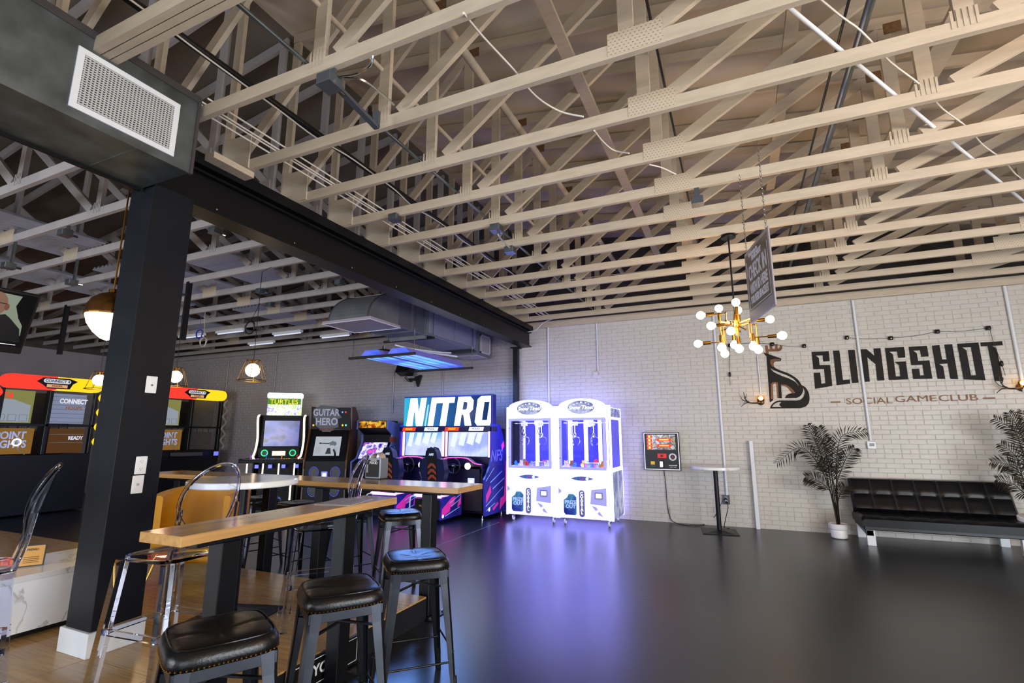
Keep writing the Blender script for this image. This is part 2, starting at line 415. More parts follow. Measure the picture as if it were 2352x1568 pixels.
# ------------------------------------------------------------------ trusses
JX = [-3.86, -2.15, -0.37, 1.40, 3.18, 4.95]
ordn = ['first', 'second', 'third', 'fourth', 'fifth', 'sixth', 'seventh', 'eighth', 'ninth', 'tenth', 'eleventh', 'twelfth', 'thirteenth', 'fourteenth', 'fifteenth', 'sixteenth', 'seventeenth', 'eighteenth']
TY = [8.875 - .625*k for k in range(16)]
def truss_parts(root, left):
    mx = (lambda x: 2*AX - x) if left else (lambda x: x)
    end = (2*AX-WX0) if left else WX1
    jx = list(JX)
    if left: jx += [6.72]
    th = .038
    MB().box(*sorted((mx(-3.93), mx(end))), -th/2, th/2, CH, CH+.092).build('bottom_chord', M_TIMBER, root)
    a = (mx(AX+.05), 0, ztop(AX)+.06); b = (mx(end), 0, ztop(end)+.06)
    MB().bar(a, b, th, .105, up=(0, 1, 0)).build('top_chord', M_TIMBER, root) if False else \
        MB().add([(a[0], -th/2, a[2]-.05), (b[0], -th/2, b[2]-.05), (b[0], th/2, b[2]-.05), (a[0], th/2, a[2]-.05), (a[0], -th/2, a[2]+.055), (b[0], -th/2, b[2]+.055), (b[0], th/2, b[2]+.055), (a[0], th/2, a[2]+.055)],
                 [(0,1,2,3), (4,5,6,7), (0,1,5,4), (1,2,6,5), (2,3,7,6), (3,0,4,7)]).build('top_chord', M_TIMBER, root)
    for i, x in enumerate(jx):
        MB().box(mx(x-.06)-.045, mx(x-.06)+.045, -th/2+.001, th/2-.001, CH+.09, ztop(x)+.02).build('vertical_web', M_TIMBER, root)
        if i+1 < len(jx):
            xa = x+.08; xb = jx[i+1]-.08; za = CH+.085; zb = ztop(jx[i+1])
            L = math.hypot(xb-xa, zb-za); nx, nz = -(zb-za)/L*.045, (xb-xa)/L*.045
            sg = lambda X: mx(X)
            MB().add([(sg(xa-nx), y, za-nz+.02) for y in (-th/2+.002, th/2-.002)] + [(sg(xa+nx), y, za+nz+.02) for y in (-th/2+.002, th/2-.002)] +
                     [(sg(xb-nx), y, zb-nz) for y in (-th/2+.002, th/2-.002)] + [(sg(xb+nx), y, zb+nz) for y in (-th/2+.002, th/2-.002)],
                     [(0,1,3,2), (4,5,7,6), (0,4,5,1), (2,3,7,6), (0,2,6,4), (1,5,7,3)]).build('diagonal_web', M_TIMBER, root)
        if i in (1, 3, 5):
            m = MB()
            for k in range(5):
                cx = mx(x-.058)-.07+k*.028; m.box(cx, cx+.014, -th/2-.003, -th/2, CH+.045, CH+.16)
            m.build('nail_plate', M_TIMBER, root)
            MB().box(mx(x)-.06, mx(x)+.06, -th/2-.002, -th/2, ztop(x)-.04, ztop(x)+.06).build('nail_plate', mat('bare_brown_plate', '#7b5a3a', .6, noise=.4, nscale=40), root)
        if i in (2, 4):
            MB().box(mx(x)-.17, mx(x)+.15, -th/2-.003, -th/2, CH+.012, CH+.165).build('perforated_plate', M_MESH, root)
    # plywood gusset and seat at the beam end
    MB().box(*sorted((mx(-3.93), mx(-3.60))), -th/2-.013, -th/2, CH+.01, CH+.33).build('gusset', M_TIMBER, root)
MTL = mat('white_painted_timber_dim', '#a39c9c', .6, noise=.12, nscale=5)  # greyer copy of the truss paint, arcade dimness put into the colour
tr = {}
for left in (False, True):
    first = None
    for k, y in enumerate(TY):
        side = 'arcade bay' if left else 'open floor bay'
        lab = 'white timber roof truss of the %s, %s from the brick back wall' % (side, ordn[k])
        if first is None:
            first = thing('roof_truss', lab, 'roof truss', (0, y, 0), 0, 'roof trusses over the ' + side); truss_parts(first, left); root = first
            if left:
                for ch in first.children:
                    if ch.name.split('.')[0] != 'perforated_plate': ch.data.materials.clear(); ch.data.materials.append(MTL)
        else:
            root = dup(first, (0, y, 0), 0, lab, 'roof trusses over the ' + side)
        tr[(left, k)] = root
# extra plies of the doubled header truss above the duct (thirteenth)
yh = 1.375
for dy in (-.045, .045): MB().box(-3.5, WX1, dy-.019, dy+.019, CH, CH+.092).build('bottom_chord', M_TIMBER, tr[(False, 12)])
# wall plate at the back
MB().box(-3.9, WX1, WY1-.05, WY1-.012, 3.655, 3.78).build('trim_1', M_TIMBER)['kind'] = 'structure'
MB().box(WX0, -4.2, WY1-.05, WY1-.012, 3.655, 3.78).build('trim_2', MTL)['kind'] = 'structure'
# long bracing boards running across the trusses
for (px, py, z, wd, lab) in ((1245, 0, 4.5, .10, 'long flat white bracing board crossing the trusses above the claw machines'), (1824, 20, 4.42, .09, 'long flat white bracing board crossing the trusses above the hanging check-in sign'), (2215, 20, 4.4, .16, 'widest long bracing board crossing the trusses over the black sofa side')):
    q = wz(px, py, z)
    tag(MB().box(q.x-wd/2, q.x+wd/2, -1, 8.9, z, z+.035).build('bracing_board', M_TIMBER), lab, 'board')

# ------------------------------------------------------------------ steel beam and posts
t = thing('steel_beam', 'long black steel beam carrying the trusses from the black pillar to the back wall', 'beam', (-3.86, 0, 0))
yb0, yb1 = 1.9, 9.36
MB().box(-.11, .11, yb0, yb1, 3.27, 3.29).build('bottom_flange', M_STEELBLK, t)
MB().box(-.11, .11, yb0, yb1, 3.56, 3.58).build('top_flange', M_STEELBLK, t)
MB().box(-.06, .06, yb0, yb1, 3.29, 3.56).build('web', M_STEELBLK, t)
MB().box(-.15, .15, yb0, yb1, 3.60, 3.695).build('timber_nailer', M_STEELBLK, t)
mb = MB()
for i in range(9):
    mb.lathe([(.009, 0), (.009, .008), (.0, .01)], 6, xf=Matrix.Translation((.061, 2.5+.8*i, 3.33)) @ Matrix.Rotation(PI/2, 4, 'Y'))
mb.build('bolts', M_CHROME, t, props={'kind': 'stuff'})
tag(MB().box(-3.87, -3.60, 2.30, 2.66, CH-.055, CH-.004).build('ledger_board', M_TIMBER), 'short white board on the beam end beside the air duct', 'board')
t = thing('steel_post', 'slim black steel post against the back wall under the beam end', 'post', (-4.06, 9.27, 0))
MB().box(-.05, .05, -.05, .05, 0, 3.25).build('shaft', M_STEELBLK, t)
MB().box(-.09, .09, -.09, .09, 3.25, 3.27).build('cap_plate', M_STEELBLK, t)

t = thing('pillar', 'big square navy black pillar standing on the wood platform with white base', 'pillar', (-3.81, 2.095, PZ))
MB().box(-.135, .135, -.145, .145, .0, 3.27-PZ).build('shaft', M_NAVY, t, bevel=.003)
MB().box(-.155, .155, -.165, .165, 0, .14).build('baseboard', M_WHITEPAINT, t, bevel=.003)
def wallplate(px, py, kind, lab):
    q = wx(px, py, -3.675); t = thing('wall_outlet', lab, 'outlet', (-3.674, q.y, q.z), PI/2)
    MB().box(-.036, .036, -.006, 0, -.058, .058).build('plate', M_WHITE, t, bevel=.003)
    if kind == 'duplex':
        for s in (-1, 1):
            MB().lathe([(.0165, 0), (.0165, .003), (.0, .003)], 16, xf=Matrix.Translation((0, -.006, s*.024)) @ Matrix.Rotation(PI/2, 4, 'X')).build('socket', M_WHITE, t)
            MB().box(-.008, -.006, -.0095, -.0088, s*.024-.002, s*.024+.007).box(.006, .008, -.0095, -.0088, s*.024-.002, s*.024+.007).box(-.002, .002, -.0095, -.0088, s*.024-.01, s*.024-.006).build('slots', M_RUBBER, t)
    elif kind == 'coax':
        MB().box(-.014, .014, -.009, -.006, -.02, .02).build('insert', M_WHITE, t)
        MB().lathe([(.007, 0), (.007, .004), (.004, .008), (0, .008)], 12, xf=Matrix.Translation((0, -.009, -.004)) @ Matrix.Rotation(PI/2, 4, 'X')).build('jack', M_CHROME, t)
    else:
        MB().box(-.008, .008, -.008, -.006, -.008, .008).build('screw_cover', mat('soft_grey', '#aab0b5', .4), t)
wallplate(347, 883, 'coax', 'white coax socket plate high on the black pillar')
wallplate(323, 1068, 'duplex', 'white double power outlet on the black pillar, upper of two')
wallplate(315, 1112, 'blank', 'white cover plate on the black pillar just below the power outlet')

# galvanised duct box with its grille, above the pillar
t = thing('air_duct', 'large galvanised duct box with white grille near the ceiling', 'duct', (-3.26, 0, 0))
DZ0, DZ1, DY1, DXW = 3.24, 3.80, 1.93, -.53
MB().box(DXW, 0, -1.2, DY1, DZ0, DZ1).build('duct_body', M_GALV, t)
MB().box(-.0, .006, -1.2, DY1, DZ1-.03, DZ1+.02).box(-.02, .008, DY1-.0, DY1+.02, DZ0, DZ1+.02).build('flange', mat('dark_flange', '#4a4546', .6, metal=.5), t)
MB().box(DXW-.02, DXW, -1.2, DY1, DZ0-.02, DZ0+.03).build('bottom_flange', M_STEELBLK, t)
MB().box(DXW, 0.001, .9, .905, DZ0-.003, DZ0).box(DXW, 0.001, 1.6, 1.605, DZ0-.003, DZ0).build('seam', M_GALV, t)
gy0, gy1, gz0, gz1 = 1.242, 1.815, 3.295, 3.675
g = MB(); b_ = .035
g.box(0, .012, gy0, gy1, gz0, gz0+b_).box(0, .012, gy0, gy1, gz1-b_, gz1).box(0, .012, gy0, gy0+b_, gz0+b_, gz1-b_).box(0, .012, gy1-b_, gy1, gz0+b_, gz1-b_)
gr = g.build('grille_frame', M_WHITEPAINT, t, bevel=.002)
MB().box(.0005, .001, gy0+b_, gy1-b_, gz0+b_, gz1-b_).build('backing', M_RUBBER, gr)
gm = mat('grille_grey', '#b9bab8', .45)
n = 21
for i in range(n):
    z = gz0+b_+(gz1-gz0-2*b_)*(i+.5)/n
    MB().box(.006, .010, gy0+b_, gy1-b_, z-.0035, z+.0035).build('slat', gm, gr)
g = MB()
for i in range(26):
    y = gy0+b_+(gy1-gy0-2*b_)*(i+.5)/26
    g.box(.002, .006, y-.004, y+.004, gz0+b_, gz1-b_)
g.build('crossbars', gm, gr, props={'kind': 'stuff'})

# ------------------------------------------------------------------ pipes and cables along the ceiling
def run(name, px, py, z, r, m, lab, cat, y0=-.5, y1=9.1, n=10):
    q = wz(px, py, z)
    return tag(MB().tube([(q.x, y0, z), (q.x, y1, z)], r, n).build(name, m, smooth=True), lab, cat)
run('insulated_pipe', 567, 192, 4.0, .028, M_RUBBER, 'thick black insulated pipe running through the trusses toward the back wall', 'pipe', -.5, 7.6)
q = wz(575, 200, 3.97); random.seed(5)
tag(MB().tube(smooth_path([(q.x+.02+random.uniform(-.02, .02), y*.35-.4, 3.955-random.uniform(0, .03)) for y in range(0, 22)], 4), .006, 6).build('white_cable', M_WIREWHITE, smooth=True), 'white cable tied loosely under the black insulated pipe', 'cable')
for i, (px, py) in enumerate(((481, 268), (497, 262), (504, 259), (518, 252))):
    run('white_cable', px, py, CH+.1+i*.004, .007, M_WIREWHITE, 'thin straight white cable, %s of four laid across the trusses by the beam' % ordn[i], 'cable', 1.96)
run('steel_conduit', 694, 136, CH+.115, .014, M_GALV, 'shiny steel conduit over the trusses meeting the grey junction box', 'conduit')
run('cream_pipe', 981, 0, 4.4, .035, M_TIMBER, 'thick cream painted pipe crossing the trusses in the middle of the ceiling', 'pipe')
run('cream_pipe', 804, 85, 4.2, .018, M_TIMBER, 'thin cream painted pipe beside the thicker one in the ceiling', 'pipe')
run('steel_conduit', 2001, 0, 4.12, .026, M_GALV, 'thick steel conduit crossing the trusses above the hanging sign', 'conduit')
run('black_cable', 1950, 0, 4.1, .009, M_RUBBER, 'slack black cable crossing the trusses above the hanging sign', 'cable')
run('flexible_conduit', 1485, 0, 4.15, .009, M_RUBBER, 'dark ribbed cable following the perforated plates of the trusses', 'cable')
a = wz(1815, 20, CH+.13); b = wz(2300, 420, CH+.13); d = (b-a)
tag(MB().tube([a-d*.6, b+d*.9], .013, 10).build('white_pipe', M_WHITEPAINT, smooth=True), 'white pipe slanting over the truss chords toward the sofa corner', 'pipe')
tag(MB().tube(smooth_path([a-d*.5+Vector((.14, 0, 0))] + [a+d*(.12*k)+Vector((.14+.02*(k % 2), 0, .01)) for k in range(10)], 4), .006, 6).build('white_cable', M_WIREWHITE, smooth=True), 'thin white cable running beside the slanting white pipe', 'cable')
def wire(pts, r, m, name, lab, cat='cable'):
    return tag(MB().tube(smooth_path(pts, 6), r, 6).build(name, m, smooth=True), lab, cat)
wire([wz(1065, 30, 3.69), wz(1110, 85, 3.80), wz(1180, 160, 3.9), wz(1230, 220, 3.86), wz(1285, 255, 3.80), wz(1340, 268, 3.71)], .007, M_WIREWHITE, 'loose_cable', 'loose white cable sagging between the trusses, the longest one')
wire([wz(1365, 300, 3.69), wz(1385, 325, 3.80), wz(1410, 345, 3.8), wz(1445, 352, 3.71)], .006, M_WIREWHITE, 'loose_cable', 'short loose white cable hooked between two truss chords')
wire([wz(1492, 378, 3.69), wz(1520, 385, 3.72), wz(1552, 400, 3.71)], .006, M_WIREWHITE, 'loose_cable', 'loose white cable ending at a perforated plate above the grey box')
wire([wz(858, 120, 3.72), wz(850, 150, 3.66), wz(820, 168, 3.64), wz(780, 175, 3.62)], .008, M_CHROME, 'flexible_conduit', 'curled silver flexible conduit leaving the grey junction box upward')
wire([wz(780, 176, 3.62), wz(830, 182, 3.68), wz(870, 210, 3.74), wz(905, 240, 3.80)], .008, M_CHROME, 'flexible_conduit', 'silver flexible conduit running from the grey junction box to the next truss')
wire([wy(1130, 690, 8.2), wy(1175, 672, 8.2), wy(1240, 655, 8.2), wy(1330, 640, 8.2), wy(1520, 618, 8.2), wy(1750, 590, 8.2), wy(2040, 560, 8.2)], .008, M_WIREWHITE, 'loose_cable', 'long cream cable stapled along a truss near the back wall')
wire([wy(1207, 762, 9.2), wy(1230, 758, 9.2), wy(1250, 740, 9.2), wy(1290, 728, 9.1), wy(1400, 712, 9.1), wy(1600, 690, 9.1)], .009, M_WIREWHITE, 'loose_cable', 'cream cable drooping from the beam end onto the last truss')
def near_truss(y): return min(TY, key=lambda v: abs(v-y))
def jbox(px, py, z, s, lab, m=None):
    q = wz(px, py, z); y = near_truss(q.y)-.02; q = wy(px, py, y); q.z = min(q.z, CH-.01) - s*.65; t = thing('junction_box', lab, 'junction box', q)
    MB().box(-.02, .02, s*.2, .03, s*.6, CH+.05-q.z).build('hanger', m or M_GALV, t)
    MB().box(-s, s, -s, s, 0, s*1.3).build('box', m or M_GALV, t, bevel=.004)
    MB().box(-s*1.02, s*1.02, -s*1.02, s*1.02, -.004, 0).build('cover', m or M_GALV, t)
    MB().tube([(0, s, s*.6), (0, s+.06, s*.6)], .014, 8).build('connector', M_CHROME, t)
    return t
GB = mat('dark_grey_box', '#51565c', .45, metal=.4)
jbox(757, 188, 3.56, .055, 'dark grey junction box below a truss with a hanging strut', GB)
q = wz(775, 200, 3.60); q2 = wz(866, 275, 3.66)
tag(MB().box(-.02, .02, 0, (q2-q).length, -.012, .012).box(-.02, .02, (q2-q).length-.02, (q2-q).length+.005, -.0, .12).build('strut_channel', GB), 'grey steel strut channel between two trusses beside the junction box', 'strut')
bpy.data.objects['strut_channel'].location = q
bpy.data.objects['strut_channel'].rotation_euler = (0, 0, math.atan2(q2.y-q.y, q2.x-q.x)-PI/2)
jbox(907, 500, 3.60, .05, 'small junction box under a truss near the steel beam')
jbox(1140, 524, 3.60, .055, 'junction box under a truss in front of the blue light')
jbox(1172, 574, 3.60, .055, 'junction box lower down beside the blue lit one')
wire([wz(1143, 535, 3.6), wz(1150, 548, 3.6), wz(1163, 562, 3.6), wz(1170, 568, 3.62)], .01, M_CHROME, 'flexible_conduit', 'short bent conduit joining the two small ceiling boxes')
jbox(1602, 462, 3.60, .05, 'junction box with a white receptacle below the perforated plates', GB)
for i, (px, py) in enumerate(((150, 535), (165, 648), (20, 610), (495, 530), (780, 648), (598, 668), (620, 700))):
    jbox(px, py, 3.58, .05, 'small grey box under an arcade truss, ' + ['in line with the brass dome lamp', 'just above the brass dome lamp', 'above the tilted television', 'hidden close under the steel beam', 'close before the round duct elbow', 'at the top of the long lamp cord', 'below the box with the lamp cord'][i])

# corrugated panels, skylight put in as a faint glow, and louvred strips laid above the arcade trusses
cm = mat('corrugated_translucent', '#9a9ba2', .5, em='#aab4d8', es=.04)
for i, (x0, x1, y0, y1) in enumerate(((-8.3, -7.2, 1.7, 3.4), (-8.6, -7.4, 3.9, 5.6), (-7.0, -6.1, 4.2, 5.6), (-10.2, -9.2, 3.0, 5.9), (-8.9, -7.8, 6.4, 8.3), (-11.5, -10.4, 5.5, 8.3))):
    m = MB(); n = 24
    vs = []; 
    for j in range(n+1):
        x = x0+(x1-x0)*j/n; z = 3.93 + (.02 if j % 2 else -.02)
        vs += [(x, y0, z), (x, y1, z)]
    m.add(vs, [(2*j, 2*j+2, 2*j+3, 2*j+1) for j in range(n)])
    tag(m.build('corrugated_panel', cm), 'pale corrugated panel laid above the arcade trusses, ' + ['closest to the duct box', 'behind the brass dome lamp', 'just past the black pillar', 'widest one above the basketball games', 'behind the caged lamp row', 'farthest into the corner'][i], 'ceiling panel')
tube_m = glow('fluorescent_tube', '#dfe6ff', 1.0)
for i, (px, py) in enumerate(((440, 775), (600, 790), (660, 765), (770, 778), (530, 752))):
    q = wz(px, py, 3.65); q = wy(px, py, near_truss(q.y)); q.z = CH-.052
    t = thing('strip_light', 'slim strip light above the arcade trusses, ' + ['behind the coiled blue cable', 'lowest by the back wall', 'beside the hanging lamp cord', 'close to the duct register', 'between the coil and the lamp cord'][i], 'strip light', (q.x, q.y, q.z))
    MB().box(-.42, .42, -.04, .04, 0, .05).build('housing', M_WHITE, t)
    MB().tube([(-.39, 0, -.014), (.39, 0, -.014)], .012, 8).build('tube', tube_m, t)

# ------------------------------------------------------------------ bar tables
def bar_table(loc, lx, ly, posts, topm, lab, h=1.07, rail='y'):
    t = thing('bar_table', lab, 'table', loc, 0, None)
    MB().box(-lx/2, lx/2, -ly/2, ly/2, h-.045, h).build('tabletop', topm, t, bevel=.002)
    if rail == 'y': MB().box(-.045, .045, -ly/2+.14, ly/2-.14, h-.085, h-.045).build('rail', M_STEELBLK, t, bevel=.004)
    else: MB().box(-lx/2+.14, lx/2-.14, -.045, .045, h-.085, h-.045).build('rail', M_STEELBLK, t, bevel=.004)
    for (px, py) in posts:
        MB().box(px-.05, px+.05, py-.05, py+.05, .008, h-.085).build('leg', M_STEELBLK, t, bevel=.004)
        bp = MB().box(px-.13, px+.13, py-.13, py+.13, 0, .008).build('base_plate', M_STEELBLK, t)
        m = MB()
        for sx in (-1, 1):
            for sy in (-1, 1): m.lathe([(.012, 0), (.012, .01), (.007, .01), (.007, .018), (0, .02)], 8, xf=Matrix.Translation((px+sx*.1, py+sy*.1, .008)))
        m.build('bolts', M_CHROME, bp, props={'kind': 'stuff'})
    return t
bar_table((-2.355, 2.22, 0), .29, 1.50, [(-.015, -.42), (-.015, .42)], M_WOODTOP, 'narrow wooden bar table with black posts bolted beside the platform, nearest the camera')
bar_table((-3.16, 3.87, 0), 2.08, .44, [(.63, 0), (-.62, 0)], M_WOODTOPX, 'long wooden bar table behind the platform with the napkin dispenser on it', rail='x')
bar_table((-5.24, 3.87, 0), 2.05, .44, [(.75, 0), (-.7, 0)], M_WOODTOPX, 'wooden bar table behind the round marble table, reaching the black pillar', rail='x')

def round_table(loc, r, h, lab, base='square', post=.035, topt=.045):
    t = thing('round_table', lab, 'table', loc)
    MB().lathe([(0, h-topt), (r-.006, h-topt), (r, h-topt+.006), (r, h-.006), (r-.006, h), (0, h)], 48).build('tabletop', M_MARBLE, t, smooth=True)
    MB().lathe([(post, .012), (post, h-topt-.01), (.10, h-topt-.01), (.10, h-topt)], 20).build('post', M_STEELBLK, t, smooth=True)
    q = .26
    MB().box(-q, q, -q, q, 0, .012).add([(-.2,-.2,.012),(.2,-.2,.012),(.2,.2,.012),(-.2,.2,.012),(-.06,-.06,.035),(.06,-.06,.035),(.06,.06,.035),(-.06,.06,.035)], [(0,1,5,4),(1,2,6,5),(2,3,7,6),(3,0,4,7),(4,5,6,7)]).build('base', M_STEELBLK, t, bevel=.002)
    return t
rt = round_table((-3.50, 2.77, PZ), .385, .985, 'round marble topped bar table on a black post standing on the platform'); rt.rotation_euler = (0, 0, .3)
rt = round_table((-.38, 8.82, 0), .37, 1.0, 'tall round white table on a black post against the white brick wall'); rt.rotation_euler = (0, 0, .12)
q = wz(2330, 1195, .75)
rt = round_table((2.72, 6.25, 0), .42, .76, 'low round white table cut off by the frame edge in front of the sofa')

# ------------------------------------------------------------------ metal bar stools with padded seats
def stool_mesh(root):
    H = .70; a, b = .155, .215
    # padded leather seat, domed and seamed
    n = 18; vs = []; hw = .19
    def se(u, v):
        return u, v
    m = MB(); grid = []
    rings = [(.60, .768), (.82, .766), (.93, .757), (.985, .738), (1.0, .72), (.985, .703), (.96, .698)]
    def sq(th, r):
        c, s_ = math.cos(th), math.sin(th); p = 5.0
        k = (abs(c)**p+abs(s_)**p)**(-1/p); return Vector((c*k*r, s_*k*r, 0))
    N = 48; vs = [Vector((0, 0, .757))]
    rr = [(.25, .761), (.45, .766)] + rings
    for f, z in rr:
        for j in range(N):
            th = 2*PI*j/N; p = sq(th, hw*f)
            seam = -.004*math.exp(-(min(abs(p.x), abs(p.y))/.008)**2) if f < .95 else 0
            vs.append(Vector((p.x, p.y, z+seam)))
    fs = [(0, 1+j, 1+(j+1) % N) for j in range(N)]
    for i in range(len(rr)-1):
        for j in range(N): fs.append((1+i*N+j, 1+(i+1)*N+j, 1+(i+1)*N+(j+1) % N, 1+i*N+(j+1) % N))
    fs.append(tuple(1+(len(rr)-1)*N+j for j in reversed(range(N))))
    m.add(vs, fs); seat = m.build('seat_cushion', M_LEATHER, root, smooth=True)
    pip = [sq(2*PI*j/N, hw*.90)+Vector((0, 0, .7625)) for j in range(N)]
    MB().tube(pip, .003, 6, closed=True).build('piping', M_LEATHER, seat, smooth=True)
    mn = MB()
    for j in range(84):
        th = 2*PI*j/84; p = sq(th, hw*.99); mn.ball((p.x, p.y, .706), .0042, n=6)
    mn.build('nailheads', M_BRASS, seat, props={'kind': 'stuff'})
    # pressed steel rim
    m = MB(); z0, z1 = .655, .70
    for s_ in (-1, 1):
        m.box(-.17, .17, s_*.168-.004, s_*.168+.004, z0, z1); m.box(s_*.168-.004, s_*.168+.004, -.17, .17, z0, z1)
    m.box(-.17, .17, -.17, .17, z1-.004, z1)
    m.build('rim', M_STEEL, root, bevel=.002)
    # four flared channel legs
    for sx in (-1, 1):
        for sy in (-1, 1):
            m = MB(); prof = [(.70, .172, .062), (.62, .176, .056), (.35, .198, .045), (.10, .216, .034), (.0, .224, .030)]
            vs = []
            for z, o_, w_ in prof:
                e = .014
                for (dx, dy) in ((-w_, 0), (-e, 0), (0, -e), (0, -w_), (-.004, -w_), (-.006, -e-.004), (-e-.004, -.006), (-w_, -.004)):
                    vs.append((sx*(o_+dx), sy*(o_+dy), z))
            k = len(prof); fs = []
            for i in range(k-1):
                for j in range(8): fs.append((i*8+j, i*8+(j+1) % 8, (i+1)*8+(j+1) % 8, (i+1)*8+j))
            fs.append(tuple(range(8))); fs.append(tuple((k-1)*8+j for j in range(8)))
            m.add(vs, fs); lg = m.build('leg', M_STEEL, root)
            MB().bar((sx*.214, sy*.214, .0), (sx*.207, sy*.207, .13), .022, .022).build('foot_cap', M_RUBBER, lg, bevel=.003)
    for zz, o_ in ((.28, .198), (.20, .203)):
        pass
    for (pa, pb, z) in (((-1,-1), (1,-1), .255), ((-1,1), (1,1), .255), ((-1,-1), (-1,1), .20), ((1,-1), (1,1), .20)):
        k = .2
        MB().tube([(pa[0]*k, pa[1]*k, z), (pb[0]*k, pb[1]*k, z)], .006, 8).build('stretcher', M_STEEL, root)
    MB().bar((-.17, -.17, .60), (.17, .17, .60), .016, .008).bar((-.17, .17, .592), (.17, -.17, .592), .016, .008).build('cross_brace', M_STEELBLK, root)
GS = 'metal bar stools with black seats'
stools = [((-1.885, 1.45, 0), -27, 'black padded metal bar stool in front, the one cut off lowest at the frame edge'),
          ((-1.87, 2.08, 0), -36, 'black padded metal bar stool, middle one of the three by the wooden bar table'),
          ((-1.90, 2.77, 0), -45, 'black padded metal bar stool standing on the shiny floor by the table end'),
          ((-3.08, 4.20, 0), -42, 'black padded metal bar stool half tucked under the long bar table, near the purple reflections'),
          ((-4.52, 4.28, 0), -12, 'black padded metal bar stool behind the menu on the nearest bar table'),
          ((-3.80, 4.32, 0), -30, 'metal bar stool whose seat is hidden behind the nearest bar table top'),
          ((-5.30, 4.45, 0), -20, 'metal bar stool standing behind the round marble table')]
st0 = thing('bar_stool', stools[0][2], 'stool', stools[0][0], math.radians(stools[0][1]), GS); stool_mesh(st0)
for l_, a_, lab in stools[1:]: dup(st0, l_, math.radians(a_), lab, GS)

# ------------------------------------------------------------------ clear acrylic ghost chairs
def ghost(root, seat_h):
    s = seat_h
    n = 20
    # seat: thin dished slab
    m = MB(); pr = []
    def sq(th, a, b, p=4.0):
        c, q = math.cos(th), math.sin(th); k = (abs(c)**p+abs(q)**p)**(-1/p); return (c*k*a, q*k*b)
    N = 32; vs = []
    for f, dz in ((0.0, -.008), (.5, -.006), (.9, 0), (1, .0), (1, -.022), (.9, -.020), (.5, -.022), (0., -.022)):
        for j in range(N):
            x, y = sq(2*PI*j/N, .195*f, .195*f); vs.append((x, y, s+dz))
    m.add(vs, [(i*N+j, i*N+(j+1) % N, (i+1)*N+(j+1) % N, (i+1)*N+j) for i in range(7) for j in range(N)])
    m.build('seat', M_ACRYLIC, root, smooth=True)
    # backrest: oval shell with a thicker rim, leaning back (chair faces -Y)
    cz, rx, rz_ = s+.30, .185, .185
    def bp(u, v):                                     # u,v in the oval
        x = u*rx; z = cz+v*rz_*1.05; y = .20+(z-s)*.22-.10*(1-abs(u))*0 - .05*(u*u) 
        return Vector((x, y, z))
    vs = []; R = 8; N = 32
    for i in range(R+1):
        for j in range(N):
            th = 2*PI*j/N; vs.append(bp(i/R*math.cos(th), i/R*math.sin(th)))
    k = len(vs); vs += [p+Vector((0, .006, 0)) for p in vs]
    fs = []
    for i in range(R):
        for j in range(N):
            fs.append((i*N+j, i*N+(j+1) % N, (i+1)*N+(j+1) % N, (i+1)*N+j)); fs.append((k+i*N+j, k+(i+1)*N+j, k+(i+1)*N+(j+1) % N, k+i*N+(j+1) % N))
    for j in range(N): fs.append((R*N+j, R*N+(j+1) % N, k+R*N+(j+1) % N, k+R*N+j))
    bk = MB().add(vs, fs).build('backrest', M_ACRYLIC, root, smooth=True)
    MB().tube([bp(math.cos(2*PI*j/40), math.sin(2*PI*j/40))+Vector((0, .003, 0)) for j in range(40)], .011, 8, closed=True).build('rim', M_ACRYLIC, bk, smooth=True)
    for sx in (-1, 1):
        MB().tube(smooth_path([(sx*.185, .19, s-.01), (sx*.192, .215, s+.10), (sx*.184, .235, s+.26)], 4), .013, 8).build('back_post', M_ACRYLIC, root, smooth=True)
    for sx in (-1, 1):
        for sy in (-1, 1):
            MB().bar((sx*.17, sy*.17, s-.02), (sx*.215, sy*.225, 0), .05, .05, up=(0, 1, 0)).build('leg', M_ACRYLIC, root, bevel=.004)
    z = s*.42
    for (a, b) in (((-1,-1), (1,-1)), ((-1,1), (1,1)), ((-1,-1), (-1,1)), ((1,-1), (1,1))):
        MB().bar((a[0]*.197, a[1]*.2, z), (b[0]*.197, b[1]*.2, z), .02, .03).build('stretcher', M_ACRYLIC, root)
G = 'clear acrylic bar chairs'
gc = thing('ghost_chair', 'clear acrylic bar chair with an oval back behind the nearest wooden bar table', 'chair', (-3.02, 1.98, PZ), math.radians(-84), G); ghost(gc, .66)
gc2 = dup(gc, (-2.93, 3.02, PZ), math.radians(-40), 'clear acrylic bar chair seen edge-on between the menu and the napkin dispenser', G)
dup(gc, (-3.62, 1.30, PZ), math.radians(-22), 'clear acrylic bar chair cut off by the frame edge in front of the pillar', G)

# ------------------------------------------------------------------ yellow armchair
t = thing('armchair', 'mustard yellow barrel armchair with thin gold legs behind the clear chair', 'armchair', (-4.72, 3.30, PZ), math.radians(25))
MY = mat('mustard_velvet', '#c98a12', .55, noise=.2, nscale=3)
m = MB(); N = 26; prof = [(.0, .42), (.0, .80), (.02, .82), (.07, .82), (.09, .80), (.09, .42), (.07, .40), (.02, .40)]
vs = []
for i in range(N+1):
    th = math.radians(-25+230*i/N); 
    hgt = 1 - .25*max(0, abs(i/N-.5)*2-.45)
    for (d, z) in prof:
        r = .40-d; vs.append((math.cos(th)*r*1.02, math.sin(th)*r, .40+(z-.40)*hgt))
k = len(prof)
m.add(vs, [(i*k+j, i*k+(j+1) % k, (i+1)*k+(j+1) % k, (i+1)*k+j) for i in range(N) for j in range(k)] + [tuple(range(k)), tuple(N*k+j for j in range(k))])
m.build('backrest', MY, t, smooth=True)
MB().box(-.33, .33, -.36, .26, .24, .40).build('seat_cushion', MY, t, bevel=.045, seg=3, smooth=True)
